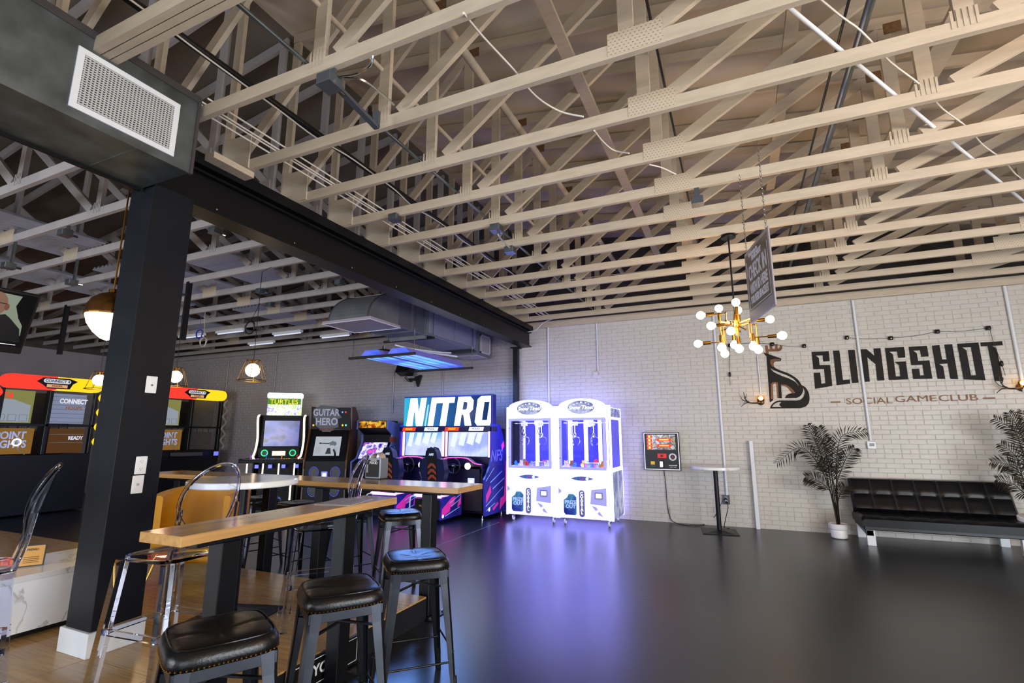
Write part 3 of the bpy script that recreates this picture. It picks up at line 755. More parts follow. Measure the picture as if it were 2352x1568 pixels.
MB().box(-.30, .30, -.28, .26, .20, .25).build('seat_base', MY, t, bevel=.02)
for sx in (-1, 1):
    for sy in (-1, 1): MB().tube([(sx*.24, sy*.20, .21), (sx*.29, sy*.25, 0)], [.013, .008], 10).build('leg', M_GOLD, t, smooth=True)

# ------------------------------------------------------------------ low marble table with table top items
t = thing('low_table', 'low white marble block table beside the pillar at the frame edge', 'table', (-4.72, 1.55, PZ))
MB().box(-.33, .33, -1.0, .95, .36, .40).build('tabletop', M_MARBLE, t, bevel=.003)
MB().box(-.27, .27, -.95, .90, 0, .05).build('plinth', M_RUBBER, t)
mv = marble_mat('veined_marble', '#f0f1f2', '#c4c1c0', 1.7, .008)
for xa in (.31, -.33): MB().box(xa, xa+.02, -1.0, .95, .045, .36).build('side_panel', mv, t)
def menu_frame(loc, rz, lab, w=.10, h=.14):
    t = thing('menu_stand', lab, 'menu', loc, rz)
    xf = Matrix.Rotation(-.15, 4, 'X')
    MB().box(-w/2-.008, w/2+.008, 0, .008, 0, h+.016, xf=xf).build('frame', M_RUBBER, t)
    MB().box(-w/2, w/2, -.001, 0, .008, h+.008, xf=xf).build('card', mat('orange_card', '#d39a4a', .5), t)
    letters('MENU', .022, M_RUBBER, t, (0, -.003+.018*.0, h*.86), (PI/2-.15, 0, 0)).location = (0, .016-.003, h*.86)
    for k in range(4): MB().box(-w*.32, w*.32, -.002, -.001, h*(.2+.09*k), h*(.2+.09*k)+.004, xf=xf).build('text_line', mat('brown_ink', '#6b4a25', .6), t)
    return t
menu_frame((-4.66, 2.03, PZ+.40), math.radians(58), 'small framed menu card standing on the low marble table', .13, .13)
pap = mat('menu_paper', '#b9b4ad', .6, noise=.2, nscale=30)
o = MB().box(-.10, .10, -.14, .14, 0, .003).build('menu_sheet', pap); tag(o, 'menu sheet lying on the low marble table', 'menu'); o.location = (-4.60, 1.72, PZ+.4005); o.rotation_euler = (0, 0, .5)
t = thing('menu_sheet', 'menu sheet with a dark border lying on the nearest wooden bar table', 'menu', (-2.37, 2.63, 1.0705), math.radians(14))
MB().box(-.12, .12, -.16, .16, 0, .0025).build('sheet', pap, t)
m = MB()
for s_ in (-1, 1): m.box(-.11, .11, s_*.145-.002, s_*.145+.002, .0025, .003); m.box(s_*.107-.002, s_*.107+.002, -.147, .147, .0025, .003)
m.build('border', M_RUBBER, t)
for c_ in range(2):
    for k in range(9): MB().box(-.09+.095*c_, -.02+.095*c_, -.12+.026*k, -.112+.026*k, .0025, .003).build('text_line', mat('grey_ink', '#6f6a66', .6), t)
o = MB().box(-.11, .11, -.15, .15, 0, .0025).build('menu_sheet', pap); tag(o, 'grey menu sheet on the bar table behind the round marble table', 'menu'); o.location = (-4.48, 3.86, 1.0705); o.rotation_euler = (0, 0, .3)
# napkin dispenser
q = wz(855, 1100, 1.07)
t = thing('napkin_dispenser', 'steel napkin dispenser with a black food card on the long bar table', 'napkin dispenser', (q.x, q.y+.06, 1.07), math.radians(-2))
MB().box(-.095, .095, -.06, .06, .008, .20).build('body', M_CHROME if False else mat('satin_steel', '#aab0b8', .28, metal=.85), t, bevel=.006, seg=2)
MB().box(-.097, .097, -.062, .062, 0, .008).build('foot', M_RUBBER, t)
MB().box(-.08, .08, -.0625, -.06, .02, .185).build('card', mat('black_card', '#141312', .4), t)
letters('FOOD', .035, M_WHITE, t, (.012, -.0645, .155), bold=.0006)
letters('SCAN FOR', .016, M_WHITE, t, (.012, -.0645, .178))
letters('DRINKS', .022, M_WHITE, t, (-.062, -.0645, .10), (PI/2, -PI/2, 0))
mp = MB(); vs = []
for i in range(9):
    th = PI*i/8; vs += [(-.06*math.cos(th), -.03, .20+.045*math.sin(th)), (-.06*math.cos(th)+.01, .045, .20+.055*math.sin(th))]
mp.add(vs, [(2*i, 2*i+1, 2*i+3, 2*i+2) for i in range(8)]); mp.build('napkins', mat('kraft_napkin', '#a99b8a', .8), t, smooth=True)

# framed sign on the platform side
q = wx(745, 1512, -2.455)
t = thing('framed_sign', 'black and white framed sign leaning on the black platform side below the bar table', 'sign', (-2.452, 2.62, .012), PI/2)
MB().box(-.30, .30, -.012, 0, 0, .165).build('panel', M_RUBBER, t)
m = MB()
for z0, z1 in ((.012, .016), (.150, .154)): m.box(-.285, .285, -.0135, -.012, z0, z1)
for x0 in (-.285, .281): m.box(x0, x0+.004, -.0135, -.012, .012, .154)
m.build('border', M_WHITE, t)
letters('YO', .085, M_WHITE, t, (-.04, -.0135, .085), bold=.002)
letters('UR', .085, M_WHITE, t, (.13, -.0135, .085), bold=.002)
MB().box(.03, .085, -.0145, -.013, .035, .135).build('blue_block', mat('bright_blue', '#2a7bd0', .4), t, bevel=.004)

# ------------------------------------------------------------------ claw machines
GLOWW = mat('backlit_white_panel', '#cfd2f2', .3, em='#9390ff', es=3.1)
GLOWF = mat('backlit_white_frame', '#d4d6f4', .3, em='#9a98ff', es=3.2)
LAV = mat('lavender_metal_glow', '#9a98cc', .35, em='#8884c8', es=.75)  # metal given a slight glow so it does not turn black
LAVD = mat('deep_lavender', '#7674b0', .4)
OVAL = screen_mat('night_sky_print', ['#2a2f8a', '#6a74d8', '#c8d4ff', '#3a3f9a'], 9, .55)
def ell(cx, cz, a, b, n=28): return [(cx+a*math.cos(2*PI*i/n), cz+b*math.sin(2*PI*i/n)) for i in range(n)]
def claw(loc, lab):
    t = thing('claw_machine', lab, 'arcade machine', loc, 0, 'white claw machines'); W = .965; h = W/2; D = .84
    fr = lambda f: -h+W*f
    # lower cabinet
    MB().box(-h+.02, h-.02, .01, D, .11, .90).build('cabinet', GLOWW, t, bevel=.012, seg=2)
    # header with arched top
    L = [(-h+.03, 1.80), (h-.10, 1.80), (h-.10, 1.985)] + [(-.035+(h-.065)*math.cos(a), 1.985+.14*math.sin(a)) for a in [PI*i/14 for i in range(1, 14)]] + [(-h+.03, 1.985)]
    hd = MB().plate([L], XZ(.0, 1), .10).build('header', GLOWW, t); hd.location = (0, .12, 0)
    MB().box(-h+.03, h-.03, .12, D, 1.80, 1.97).build('top_box', GLOWF, t, bevel=.01)
    ov = MB().plate([ell(-.035, 1.97, .24, .115)], XZ(.018), .006).build('oval_sign', OVAL, t)
    letters('Snow Time!', .092, mat('sign_white', '#ffffff', .4, em='#ffffff', es=.9), ov, (-.035, .0105, 1.965), shear=.25, bold=.002)
    for k, (a, b) in enumerate(((-.16, 2.02), (-.10, 2.045), (-.03, 2.055), (.05, 2.045), (.11, 2.02))):
        MB().plate([ell(a, b, .009+.006*(k == 2), .009+.006*(k == 2), 10)], XZ(.0115), .002).build('star', GLOWF, ov)
    # corner posts and window frame
    for (x0, x1) in ((-h, -h+.035), (h-.085, h-.05), (h-.035, h)):
        MB().box(x0, x1, .0, .04, .10, 2.0).build('corner_post', GLOWF, t, bevel=.004)
    for (x0, x1) in ((-h, -h+.04), (h-.04, h)):
        MB().box(x0, x1, D-.04, D, .10, 1.97).build('rear_post', GLOWF, t, bevel=.004)
    g = MB(); x0, x1, z0, z1 = -h+.045, h-.095, .91, 1.79; b = .045
    g.box(x0, x1, -.012, .02, z0, z0+b).box(x0, x1, -.012, .02, z1-b, z1).box(x0, x0+b, -.012, .02, z0+b, z1-b).box(x1-b, x1, -.012, .02, z0+b, z1-b)
    wf = g.build('window_frame', LAV, t, bevel=.004)
    MB().box(x0+b, x1-b, .002, .006, z0+b, z1-b).build('pane', M_GLASS, wf)
    for z in (1.1, 1.62): MB().lathe([(.009, 0), (.009, .01), (0, .012)], 10, xf=Matrix.Translation((x0+.018, -.012, z)) @ Matrix.Rotation(PI/2, 4, 'X')).build('lock', M_CHROME, wf)
    # side glass and interior
    for sx in (-1, 1):
        MB().box(sx*(h-.012)-.002, sx*(h-.012)+.002, .04, D-.04, .94, 1.76).build('side_pane', M_GLASS, t)
        MB().box(sx*(h-.006)-.004, sx*(h-.006)+.004, .04, D-.04, .12, .88).build('side_print', screen_mat('icy_side_print', ['#3b3f86', '#7f8ccc', '#dfe8ff', '#5560a8'], 5, .5, stretch=(1, 1, .5)), t)
        sp = MB().box(sx*(h-.006)-.004, sx*(h-.006)+.004, .06, D-.06, 1.80, 1.95).build('side_sign', OVAL, t)
        for za, zb_ in ((.88, .94), (1.76, 1.80)): MB().box(sx*(h-.02)-.02, sx*(h-.02)+.02, .04, D-.04, za, zb_).build('side_rail', GLOWF, t)
    MB().box(-h+.04, h-.04, D-.03, D-.02, .90, 1.80).build('back_mirror', mat('violet_mirror_glow', '#34327c', .5, spec=.15, em='#3a3890', es=.35), t)  # matt panel, its faint violet glow stands in for mirrored light
    MB().box(-h+.04, h-.04, .02, D-.03, .88, .90).build('prize_floor', GLOWF, t)
    for x in (-.17, .10): MB().box(x-.03, x+.03, D-.10, D-.04, .90, 1.80).build('inner_column', GLOWF, t)
    for x in (-.22, .10): MB().box(x-.05, x+.05, .2, .26, 1.66, 1.73).build('gantry_box', M_WHITE, t)
    MB().box(-h+.06, h-.12, .22, .24, 1.70, 1.715).build('gantry_rail', M_CHROME, t)
    for x in (-.22, .12):
        c = MB().tube([(x, .23, 1.66), (x, .23, 1.52)], .012, 8).lathe([(.0, 1.44), (.03, 1.45), (.035, 1.50), (.02, 1.53), (0, 1.53)], 14, xf=Matrix.Translation((x, .23, 0))).build('claw', M_CHROME, t, smooth=True)
        for k in range(3):
            a = 2*PI*k/3+.4; d = Vector((math.cos(a), math.sin(a), 0)); o_ = Vector((x, .23, 1.46))
            MB().tube(smooth_path([o_+d*.02, o_+d*.075+Vector((0, 0, -.02)), o_+d*.085+Vector((0, 0, -.09)), o_+d*.05+Vector((0, 0, -.14))], 5), .006, 6).build('claw_finger', M_CHROME, c, smooth=True)
        MB().tube(smooth_path([(x-.05, .23, 1.64), (x-.07, .23, 1.56), (x-.04, .22, 1.50), (x-.01, .23, 1.60)], 5), .006, 6).build('coil_cable', M_RUBBER, c, smooth=True)
    MB().box(-.02, .20, .05, .30, .90, 1.02).build('prize_chute', mat('chute_glass', '#e8ecff', .05, trans=.9, ior=1.1), t)
    point('claw_cabinet_lamp', (loc[0], loc[1]+.4, 1.72), 2, (.78, .80, 1), .08)
    # controls: almond shaped plate with joystick and buttons
    al = []
    for i in range(25):
        u = -1+2*i/24; al.append((-.04+.20*u, .765+.035*(1-u*u)))
    for i in range(23, 0, -1):
        u = -1+2*i/24; al.append((-.04+.20*u, .765-.035*(1-u*u)))
    cp = MB().plate([al], XZ(.008), .016).build('control_plate', mat('control_blue', '#4a5ca8', .3, em='#4a5ca8', es=.25), t)
    MB().tube([(-.12, -.008, .765), (-.12, -.045, .772)], .006, 8).ball((-.12, -.05, .775), .016).build('joystick', mat('teal_ball', '#1d8f96', .3), cp, smooth=True)
    MB().ball((-.03, -.012, .765), .015, sc=(1,1,1)).build('button', mat('red_button', '#d2244a', .3, em='#d2244a', es=.4), cp, smooth=True)
    MB().ball((.05, -.008, .765), .026).build('button', GLOWF, cp, smooth=True)
    # prize door
    x0, x1, z0, z1 = fr(.115), fr(.345), .165, .505
    L = [(x0, z0+.04), (x0+.03, z0), (x1-.02, z0), (x1, z0+.02), (x1, z1-.05), (x1-.05, z1), (x0+.09, z1), (x0+.06, z1-.06), (x0, z1-.10)]
    pdr = MB().plate([L], XZ(.006), .012).build('prize_door', screen_mat('prize_blue', ['#1420a8', '#2b49c8', '#5fb4e6', '#2330b8'], 3.2, .55), t)
    letters('PRIZE\nOUT', .082, mat('pale_letter', '#b9c8ff', .4, em='#9fb2ff', es=.6), pdr, ((x0+x1)/2+.01, -.0075, (z0+z1)/2), bold=.002)
    # oval name plate
    cx = fr(.445); z0, z1 = .14, .575; r = .047
    L = arc(cx, z1-r, r, 0, PI, 10) + arc(cx, z0+r, r, PI, 2*PI, 10)
    cpl = MB().plate([L], XZ(.006), .010).build('name_plate', LAVD, t)
    for k, ch in enumerate('COASTAL'): letters(ch, .066, mat('sign_white', '#ffffff'), cpl, (cx, -.0055, z1-.055-.052*k), bold=.0025)
    # bill validator and diamond coin plate
    hz = MB().plate([[(fr(.60), .36), (fr(.88), .34), (fr(.88), .62), (fr(.62), .58)]], XZ(.004), .006).build('validator_recess', LAV, t, bevel=.003)
    MB().box(fr(.68), fr(.82), -.012, .0, .44, .55).build('validator', mat('validator_grey', '#8a8ab0', .3), t, bevel=.006)
    MB().box(fr(.70), fr(.80), -.015, -.012, .46, .53).build('validator_screen', glow('white_screen', '#f4f4ff', 1.6), t)
    MB().plate([[(fr(.62), .33), (fr(.70), .31), (fr(.82), .16), (fr(.74), .19)]], XZ(.004), .008).build('coin_plate', LAV, t)
    MB().plate([ell(fr(.72), .245, .022, .022, 16)], XZ(-.004), .006).build('coin_lock', GLOWF, t)
    MB().plate([[(fr(.02), .50), (fr(.07), .53), (fr(.07), .56), (fr(.02), .60)]], XZ(.004), .008).build('door_lock', LAV, t)
    for (x, y) in ((-h+.10, .10), (h-.10, .10), (-h+.10, D-.08), (h-.10, D-.08)):
        c = MB().lathe([(.012, -.011), (.045, -.011), (.045, .011), (.012, .011)], 18, xf=Matrix.Translation((x, y, .045)) @ Matrix.Rotation(PI/2, 4, 'Y')).build('caster', M_WHITE, t, smooth=True)
        MB().box(x-.02, x+.02, y-.03, y+.03, .05, .11).build('fork', M_CHROME, c)
    return t
cl1 = claw((-3.415, 8.45, 0), 'white glowing claw machine with a red toy inside, the one touching the driving game side')
cl2 = claw((-2.44, 8.45, 0), 'white glowing claw machine closest to the wall screen, its icy side panel visible')
random.seed(21)
TOYC = ['#e23a22', '#e9d9b8', '#3c7ec8', '#f0f0f0', '#d98f34', '#6ab24a', '#c85fb0', '#8a5a34', '#f4d23c']
def toy(x, y, z, c, lab, i):
    r = random.uniform(.04, .055); m = mat('toy_plush_%d' % i, TOYC[i], .9)
    t = thing('plush_toy', lab, 'toy', (x, y, z), random.uniform(0, 6), 'plush toys in the claw machines')
    MB().ball((0, 0, r*.9), r, sc=(1, 1, .9)).build('body', m, t, smooth=True)
    MB().ball((0, -r*.5, r*1.9), r*.7).build('head', m, t, smooth=True)
    m2 = MB()
    for s_ in (-1, 1): m2.ball((s_*r*.45, -r*.4, r*2.5), r*.25, n=8)
    m2.build('ears', m, t, smooth=True)
nm = ['red', 'cream', 'blue', 'white', 'orange', 'green', 'pink', 'brown', 'yellow']
spots = [(-.08, .10), (-.22, .12), (-.34, .22), (.31, .12), (.32, .30), (-.12, .36), (.14, .40), (-.30, .46), (.28, .52)]
for i, (x, y) in enumerate(spots):
    toy(-3.415+x-.03, 8.45+y, .912, None, '%s plush toy lying inside the claw machine beside the driving game' % nm[i], i)
for i, (x, y) in enumerate([(.10, .62), (-.33, .14), (-.24, .30), (.24, .62), (.30, .14), (-.05, .60), (.36, .35), (-.36, .55), (-.18, .66)]):
    toy(-2.44+x-.03, 8.45+y, .912, None, '%s plush toy lying inside the claw machine beside the wall screen' % nm[i], i)

# ------------------------------------------------------------------ twin driving game
CX = -5.30
t = thing('driving_game', 'twin seat driving arcade game with a bright blue title screen and purple side panel', 'arcade machine', (CX, 8.60, 0))
DK = mat('game_dark_purple', '#120c26', .3); NAVYG = mat('game_navy', '#1b1668', .35)
W = 1.02
title = screen_mat('title_gradient', ['#35b4dc', '#2a6fb0', '#16407e', '#123064'], s=1.1, tex=0, stretch=(.5, 1, 1), pos=(.5, 0, 0))
MB().box(-W-.0, W+.02, .0, .16, 1.655, 2.27).build('marquee_case', NAVYG, t, bevel=.006)
for s_ in (-1, 1):
    MB().box(*sorted((s_*.008, s_*(W-.01))), -.004, 0, 1.67, 2.25).build('title_screen', title, t)
tw = glow('title_white', '#f6fbff', 2.6); tc_ = glow('title_cyan', '#7fd2f0', 1.5)
NL = {  # slanted title letters as outlines, x over the 2 m screen, z 0..1
 'N': [[(0, 0), (.17, 0), (.22, .62), (.28, 0), (.46, 0), (.56, 1), (.40, 1), (.35, .45), (.29, 1), (.10, 1)]],
 'I': [[(0, 0), (.15, 0), (.25, 1), (.10, 1)]],
 'T': [[(.10, 0), (.26, 0), (.34, .80), (.48, .80), (.50, 1), (.02, 1), (0, .80), (.18, .80)]],
 'R': [[(0, 0), (.15, 0), (.19, .38), (.24, .38), (.28, 0), (.45, 0), (.39, .42), (.48, .55), (.50, .86), (.42, 1), (.10, 1)], [(.21, .55), (.30, .55), (.33, .60), (.34, .78), (.31, .82), (.24, .82)]],
 'O': [[(.06, 0), (.38, 0), (.47, .10), (.55, .88), (.48, 1), (.16, 1), (.07, .9), (0, .12)], [(.18, .18), (.31, .18), (.37, .80), (.24, .80)]]}
for ch, x in (('N', -.94), ('I', -.42), ('T', -.22), ('R', .20), ('O', .66)):
    lp = [[(x+.86*u, 1.672+.565*v) for u, v in L] for L in NL[ch]]
    lp = [[(min(u, W-.015), v) for u, v in L] for L in lp]
    MB().plate(lp, XZ(-.0045), .003).build('title_letter', tw, t)
for x in (-.95, -.5, -.1, .45, .72): MB().plate([[(x, 1.672), (x+.04, 1.672), (x+.10, 2.1), (x+.07, 2.1)]], XZ(-.0042), .001).build('title_streak', tc_, t)
MB().box(-W-.05, W+.04, -.06, .18, 1.56, 1.655).build('light_bar', DK, t, bevel=.006)
RED = glow('police_red', '#ff3a1c', 1.5); ORG = glow('police_orange', '#ffb52a', 1.6); BLW = glow('police_white', '#eef0ff', 2.0)
for k, x in enumerate((-.83, -.30, .18, .72)):
    red = k % 2 == 0
    lb = MB().plate([[(x-.16, 1.575), (x+.15, 1.575), (x+.17, 1.645), (x-.14, 1.645)]], XZ(-.06), .008).build('police_light', RED if red else BLW, t)
    letters('POLICE', .05, ORG if red else mat('police_blue', '#2a2a9a', .4), lb, (x, -.07, 1.61), bold=.002, shear=.2)
SCR = screen_mat('race_sky', ['#58a8f0', '#8cc4fa', '#c6d8ff', '#d8e2ff', '#a8b6ff'], 1.1, 1.35, stretch=(1, 1, 1.6), detail=0)
for s_ in (-1, 1):
    c = s_*(W/2)
    sc = MB().box(c-W/2+.075, c+W/2-.075, .0, .01, 1.09, 1.55).build('race_screen', SCR, t)
    for k, (a, b_) in enumerate(((.0, .10), (.18, .12), (.36, .14), (.55, .10))):
        xx = c-W/2+.12+a; MB().plate([[(xx, 1.28+.03*k), (xx+b_, 1.26+.02*k), (xx+b_+.07, 1.54), (xx+.06, 1.54)]], XZ(-.0005), .002).build('reflection_letter', glow('pale_screen', '#e2ecff', 1.15), sc)
    MB().box(c-W/2+.02, c-W/2+.055, -.03, .01, 1.08, 1.56).box(c+W/2-.055, c+W/2-.02, -.03, .01, 1.08, 1.56).build('led_strip', glow('pink_led', '#ff9ae4', 3.2), t)
    # dashboard, wheel, button
    MB().box(c-W/2+.03, c+W/2-.03, -.34, .05, .55, .92).build('dashboard', DK, t, bevel=.04, seg=2, smooth=True)
    pts = smooth_path([(c-.46, -.30, .98), (c-.36, -.32, 1.04), (c-.20, -.33, 1.075), (c+.12, -.33, 1.075), (c+.24, -.32, 1.03), (c+.32, -.31, .98), (c+.46, -.30, .96)], 6)
    MB().tube(pts, .008, 8).build('led_line', glow('hot_pink_led', '#ff4ab8', 2.5), t, smooth=True)
    mm = MB(); pp = [(p.x, p.z) for p in pts] + [(c+.46, .80), (c-.46, .80)]
    mm.plate([pp], XZ(-.20), .10).build('dash_hood', DK, t)
    th = [(c-.06+.135*math.cos(a), -.42-.04*math.sin(a)*0, .93+.135*math.sin(a)) for a in [2*PI*i/28 for i in range(28)]]
    sw = MB().tube(th, .016, 8, closed=True).build('steering_wheel', M_RUBBER, t, smooth=True)
    MB().bar((c-.19, -.42, .94), (c+.07, -.42, .94), .03, .02).bar((c-.06, -.42, .94), (c-.06, -.42, .80), .03, .02).box(c-.10, c-.02, -.435, -.40, .90, .97).build('wheel_hub', M_RUBBER, sw, bevel=.005)
    letters('NFS', .03, M_WHITE, sw, (c-.06, -.438, .937), shear=.2)
    MB().plate([ell(c+.20, .93, .062, .062, 24)], XZ(-.345), .012).build('start_button', glow('white_screen', '#f4f4ff', 1.6), t)
    for k in range(3): MB().plate([ell(c-.34+.045*k, .92, .014, .014, 12)], XZ(-.342), .008).build('button', mat('orange_button', '#a85228', .4, em='#c85a20', es=.4), t)
    MB().box(c-W/2+.06, c+W/2-.06, -.22, .1, .12, .60).build('footwell', M_RUBBER, t, bevel=.01)
    MB().box(c+.20, c+.34, -.345, -.335, .60, .72).build('card_reader', mat('reader_white', '#b9bfff', .3, em='#a8b0ff', es=.9), t, bevel=.01)
    MB().box(c+.235, c+.305, -.347, -.344, .63, .69).build('reader_screen', glow('white_screen', '#f4f4ff'), t)
MB().box(-W, W, .0, .62, .04, 1.62).build('cabinet', DK, t, bevel=.01)
SIDE = mat('purple_blue_side', '#2c2f9c', .3, noise=1, col2='#1d1560', nscale=1.5, em='#2c2fa8', es=.12)
PK = mat('magenta_print', '#e0349e', .35, em='#e0349e', es=.35); PB = mat('pale_blue_print', '#8fb0f0', .35, em='#8fb0f0', es=.3)
YZ = lambda x0, s: (lambda u, v, w_: Vector((x0+s*w_, u, v)))
SP = [(-.30, .06), (.62, .06), (.62, 1.02), (.46, 1.45), (.30, 1.70), (-.06, 1.70), (-.06, 1.08), (-.12, .92), (-.34, .70)]
for s_ in (-1, 1):
    MB().plate([SP], YZ(s_*W, s_), .035).build('side_panel', SIDE, t)
xs = W+.035
sp_ = t
for L in ([(.58, 1.0), (.618, .95), (.615, .25), (.30, .10), (.33, .30), (.50, .34)], [(.36, 1.30), (.47, 1.38), (.50, 1.28), (.40, 1.20)], [(-.27, .42), (-.10, .58), (-.06, .46), (-.26, .28)], [(.0, .16), (.22, .26), (.25, .21), (.03, .12)]):
    MB().plate([L], YZ(xs, 1), .0015).build('pink_print', PK, t)
for (y0, z0, y1, z1) in ((-.28, .66, .05, .88), (-.28, .22, .45, .50), (-.1, .62, .40, .80), (-.25, .14, .1, .24), (.0, .5, .5, .66)):
    MB().plate([[(y0, z0), (y1, z1), (y1, z1+.012), (y0, z0+.02)]], YZ(xs, 1), .0015).build('blue_streak', PB, t)
letters('NFS', .30, mat('faint_letter', '#6c72c8', .4), t, (xs+.001, .15, 1.10), (PI/2, 0, PI/2), shear=.2, bold=.004)
MB().plate([ell(-.14, .16, .035, .035, 18)], YZ(xs, 1), .002).build('round_badge', mat('sign_white', '#ffffff'), t)
mm = MB()
for x in (-W+.05, 0, W-.05):
    for y in (-.25, .55): mm.lathe([(.025, 0), (.025, .012), (.01, .015), (.01, .06), (0, .06)], 10, xf=Matrix.Translation((x, y, 0)))
mm.build('levelling_feet', M_CHROME, t)
def race_seat(loc, lab):
    t = thing('racing_seat', lab, 'seat', loc, 0, 'racing seats of the driving game')
    # pedestal, LED band, seat shell
    L = [(-.36, .07), (.36, .07), (.38, .47), (-.30, .42)]
    MB().plate([L], YZ(-.27, 1), .54).build('pedestal', SIDE, t, bevel=.01)
    MB().box(-.25, .25, -.365, -.34, .08, .40).build('front_plate', M_RUBBER, t)
    letters('MOST WANTED', .05, mat('orange_letter', '#d07a34', .5), t, (.02, -.368, .28), bold=.001)
    for L in ([(-.32, .10), (-.30, .24), (.02, .40), (.14, .41), (.10, .30), (-.02, .24), (-.05, .17)], [(.22, .20), (.34, .26), (.34, .42), (.30, .36), (.24, .28)]):
        MB().plate([L], YZ(.27, 1), .002).build('pink_print', PK, t)
    for (y0, z0, y1, z1) in ((-.2, .10, .3, .20), (-.05, .30, .33, .42), (.0, .24, .33, .34)):
        MB().plate([[(y0, z0), (y1, z1), (y1, z1+.010), (y0, z0+.018)]], YZ(.27, 1), .0025).build('blue_streak', PB, t)
    MB().plate([ell(-.27, .115, .03, .03, 16)], YZ(.27, 1), .003).build('round_badge', mat('sign_white', '#ffffff'), t)
    m = MB(); m.box(-.28, .28, -.37, -.33, .425, .465).box(.25, .285, -.33, .36, .44, .485).box(-.285, -.25, -.33, .34, .44, .485)
    m.build('led_band', glow('pink_led', '#ff9ae4'), t, bevel=.006)
    MB().tube(smooth_path([(-.33, -.40, .06), (-.33, -.40, .36), (-.31, -.39, .43), (-.22, -.38, .44)], 5), .012, 8).build('grab_rail', M_WHITEPAINT, t, smooth=True)
    SB = mat('seat_navy_vinyl', '#141a3c', .35)
    MB().box(-.23, .23, -.14, .18, .47, .66).build('seat_base', SB, t, bevel=.04, seg=2, smooth=True)
    out = [(-.20, .62), (.20, .62), (.27, .84), (.25, 1.0), (.235, 1.06), (.13, 1.09), (.11, 1.20), (.07, 1.255), (0, 1.27), (-.07, 1.255), (-.11, 1.20), (-.13, 1.09), (-.235, 1.06), (-.25, 1.0), (-.27, .84)]
    MB().plate([out], lambda u, v, w_: Vector((u, -.20 + w_ + (v-.62)*-.12, v)), .11).build('backrest', SB, t, bevel=.02, seg=2, smooth=True)
    bl = [(-.10, .64), (.10, .64), (.10, 1.02), (.085, 1.20), (.05, 1.235), (-.05, 1.235), (-.085, 1.20), (-.10, 1.02)]
    BKY = lambda u, v, w_: Vector((u, -.203 - w_ + (v-.62)*-.12, v))
    MB().plate([bl], BKY, .004).build('back_panel', M_RUBBER, t)
    oc = mat('rust_chevron', '#8a3a1c', .5)
    for z in (.70, .80, .90):
        MB().plate([[(-.085, z), (0, z+.06), (.085, z), (.085, z+.045), (.03, z+.10), (-.03, z+.10), (-.085, z+.045)]], lambda u, v, w_: BKY(u, v, w_+.004), .003).build('chevron', oc, t)
    letters('NFS', .055, M_WHITE, t, (0, -.203-.008-.57*.12, 1.15), (PI/2-.12, 0, 0), shear=.2, bold=.002)
    return t
race_seat((-5.02, 7.96, 0), 'high backed racing seat with rust chevrons, the one nearer the claw machines')
race_seat((-5.98, 7.96, 0), 'high backed racing seat with rust chevrons, behind the napkin dispenser')

# ------------------------------------------------------------------ upright arcade cabinets
ARC = 'upright arcade cabinets by the grey wall'
# four player cabinet with bright marquee
t = thing('arcade_cabinet', 'tall four player arcade cabinet with a glowing green and white marquee and LED curves', 'arcade machine', (-9.62, 8.42, 0), math.radians(36), ARC)
ck = mat('cabinet_black', '#070609', .45, spec=.2)
MB().box(-.40, .40, .0, .55, .0, .95).build('cabinet', ck, t, bevel=.01)
PROF = [(.62, .05), (.62, 1.95), (.10, 1.95), (.04, 1.88), (.10, 1.60), (.14, 1.35), (.06, 1.12), (-.12, .98), (-.12, .05)]
for s_ in (-1, 1):
    MB().plate([PROF], YZ(s_*.46, s_), .03).build('side_panel', ck, t)
    edge = smooth_path([(s_*.50, .14, 1.94), (s_*.50, .03, 1.91), (s_*.50, .02, 1.80), (s_*.50, .08, 1.60), (s_*.50, .12, 1.38), (s_*.50, .04, 1.16), (s_*.50, -.10, 1.02), (s_*.47, -.16, .98)], 6)
    MB().tube(edge, .022, 8).build('led_tube', glow('warm_led', '#ffe2c0', 3.2), t, smooth=True)
MB().box(-.46, .46, .18, .60, 1.15, 1.93).build('monitor_bezel', ck, t)
MB().box(-.38, .38, .165, .18, 1.24, 1.82).build('game_screen', screen_mat('violet_game', ['#1a1650', '#2f2c9c', '#5a62d8', '#8a7cd8', '#3a1e28', '#c43a6a'], 2.4, .6, detail=2), t)
for k in range(4): MB().box(-.34+.18*k, -.22+.18*k, .162, .165, 1.26, 1.275).build('screen_caption', glow('caption_grey', '#a6a8c8', .8), t)
MB().box(-.44, .44, .16, .19, 1.83, 1.94).build('upper_bezel', ck, t)
mk = MB().box(-.36, .36, .16, .36, 1.95, 2.34).build('marquee', screen_mat('green_marquee', ['#f4ede0', '#ffe9c8', '#7ac83c', '#f6f0e6', '#6b58c0', '#d8e0c8'], 7, 1.5), t)
MB().box(-.38, .38, .14, .38, 2.34, 2.47).build('marquee_cap', glow('marquee_white', '#fafaff', 2.2), t, bevel=.02, seg=2)
MB().box(-.365, .365, .15, .16, 2.20, 2.34).build('title_strip', glow('yellow_green', '#5f9a28', .8), t)
letters('TURTLES', .15, glow('title_gold', '#ffd83a', 1.5), t, (0, .146, 2.255), bold=.0, sx=1.05)
MB().plate([[(-.66, -.42), (.66, -.42), (.72, -.15), (.52, .20), (-.52, .20), (-.72, -.15)]], lambda u, v, w_: Vector((u, v-.12, .90+w_)), .07).build('control_deck', ck, t, bevel=.01)
MB().plate([[(-.60, -.38), (.60, -.38), (.66, -.14), (.48, .16), (-.48, .16), (-.66, -.14)]], lambda u, v, w_: Vector((u, v-.12, .971+w_)), .002).build('deck_print', screen_mat('deck_print_art', ['#3a1f12', '#8a6a1c', '#2c5a2a', '#141018'], 5, .25), t)
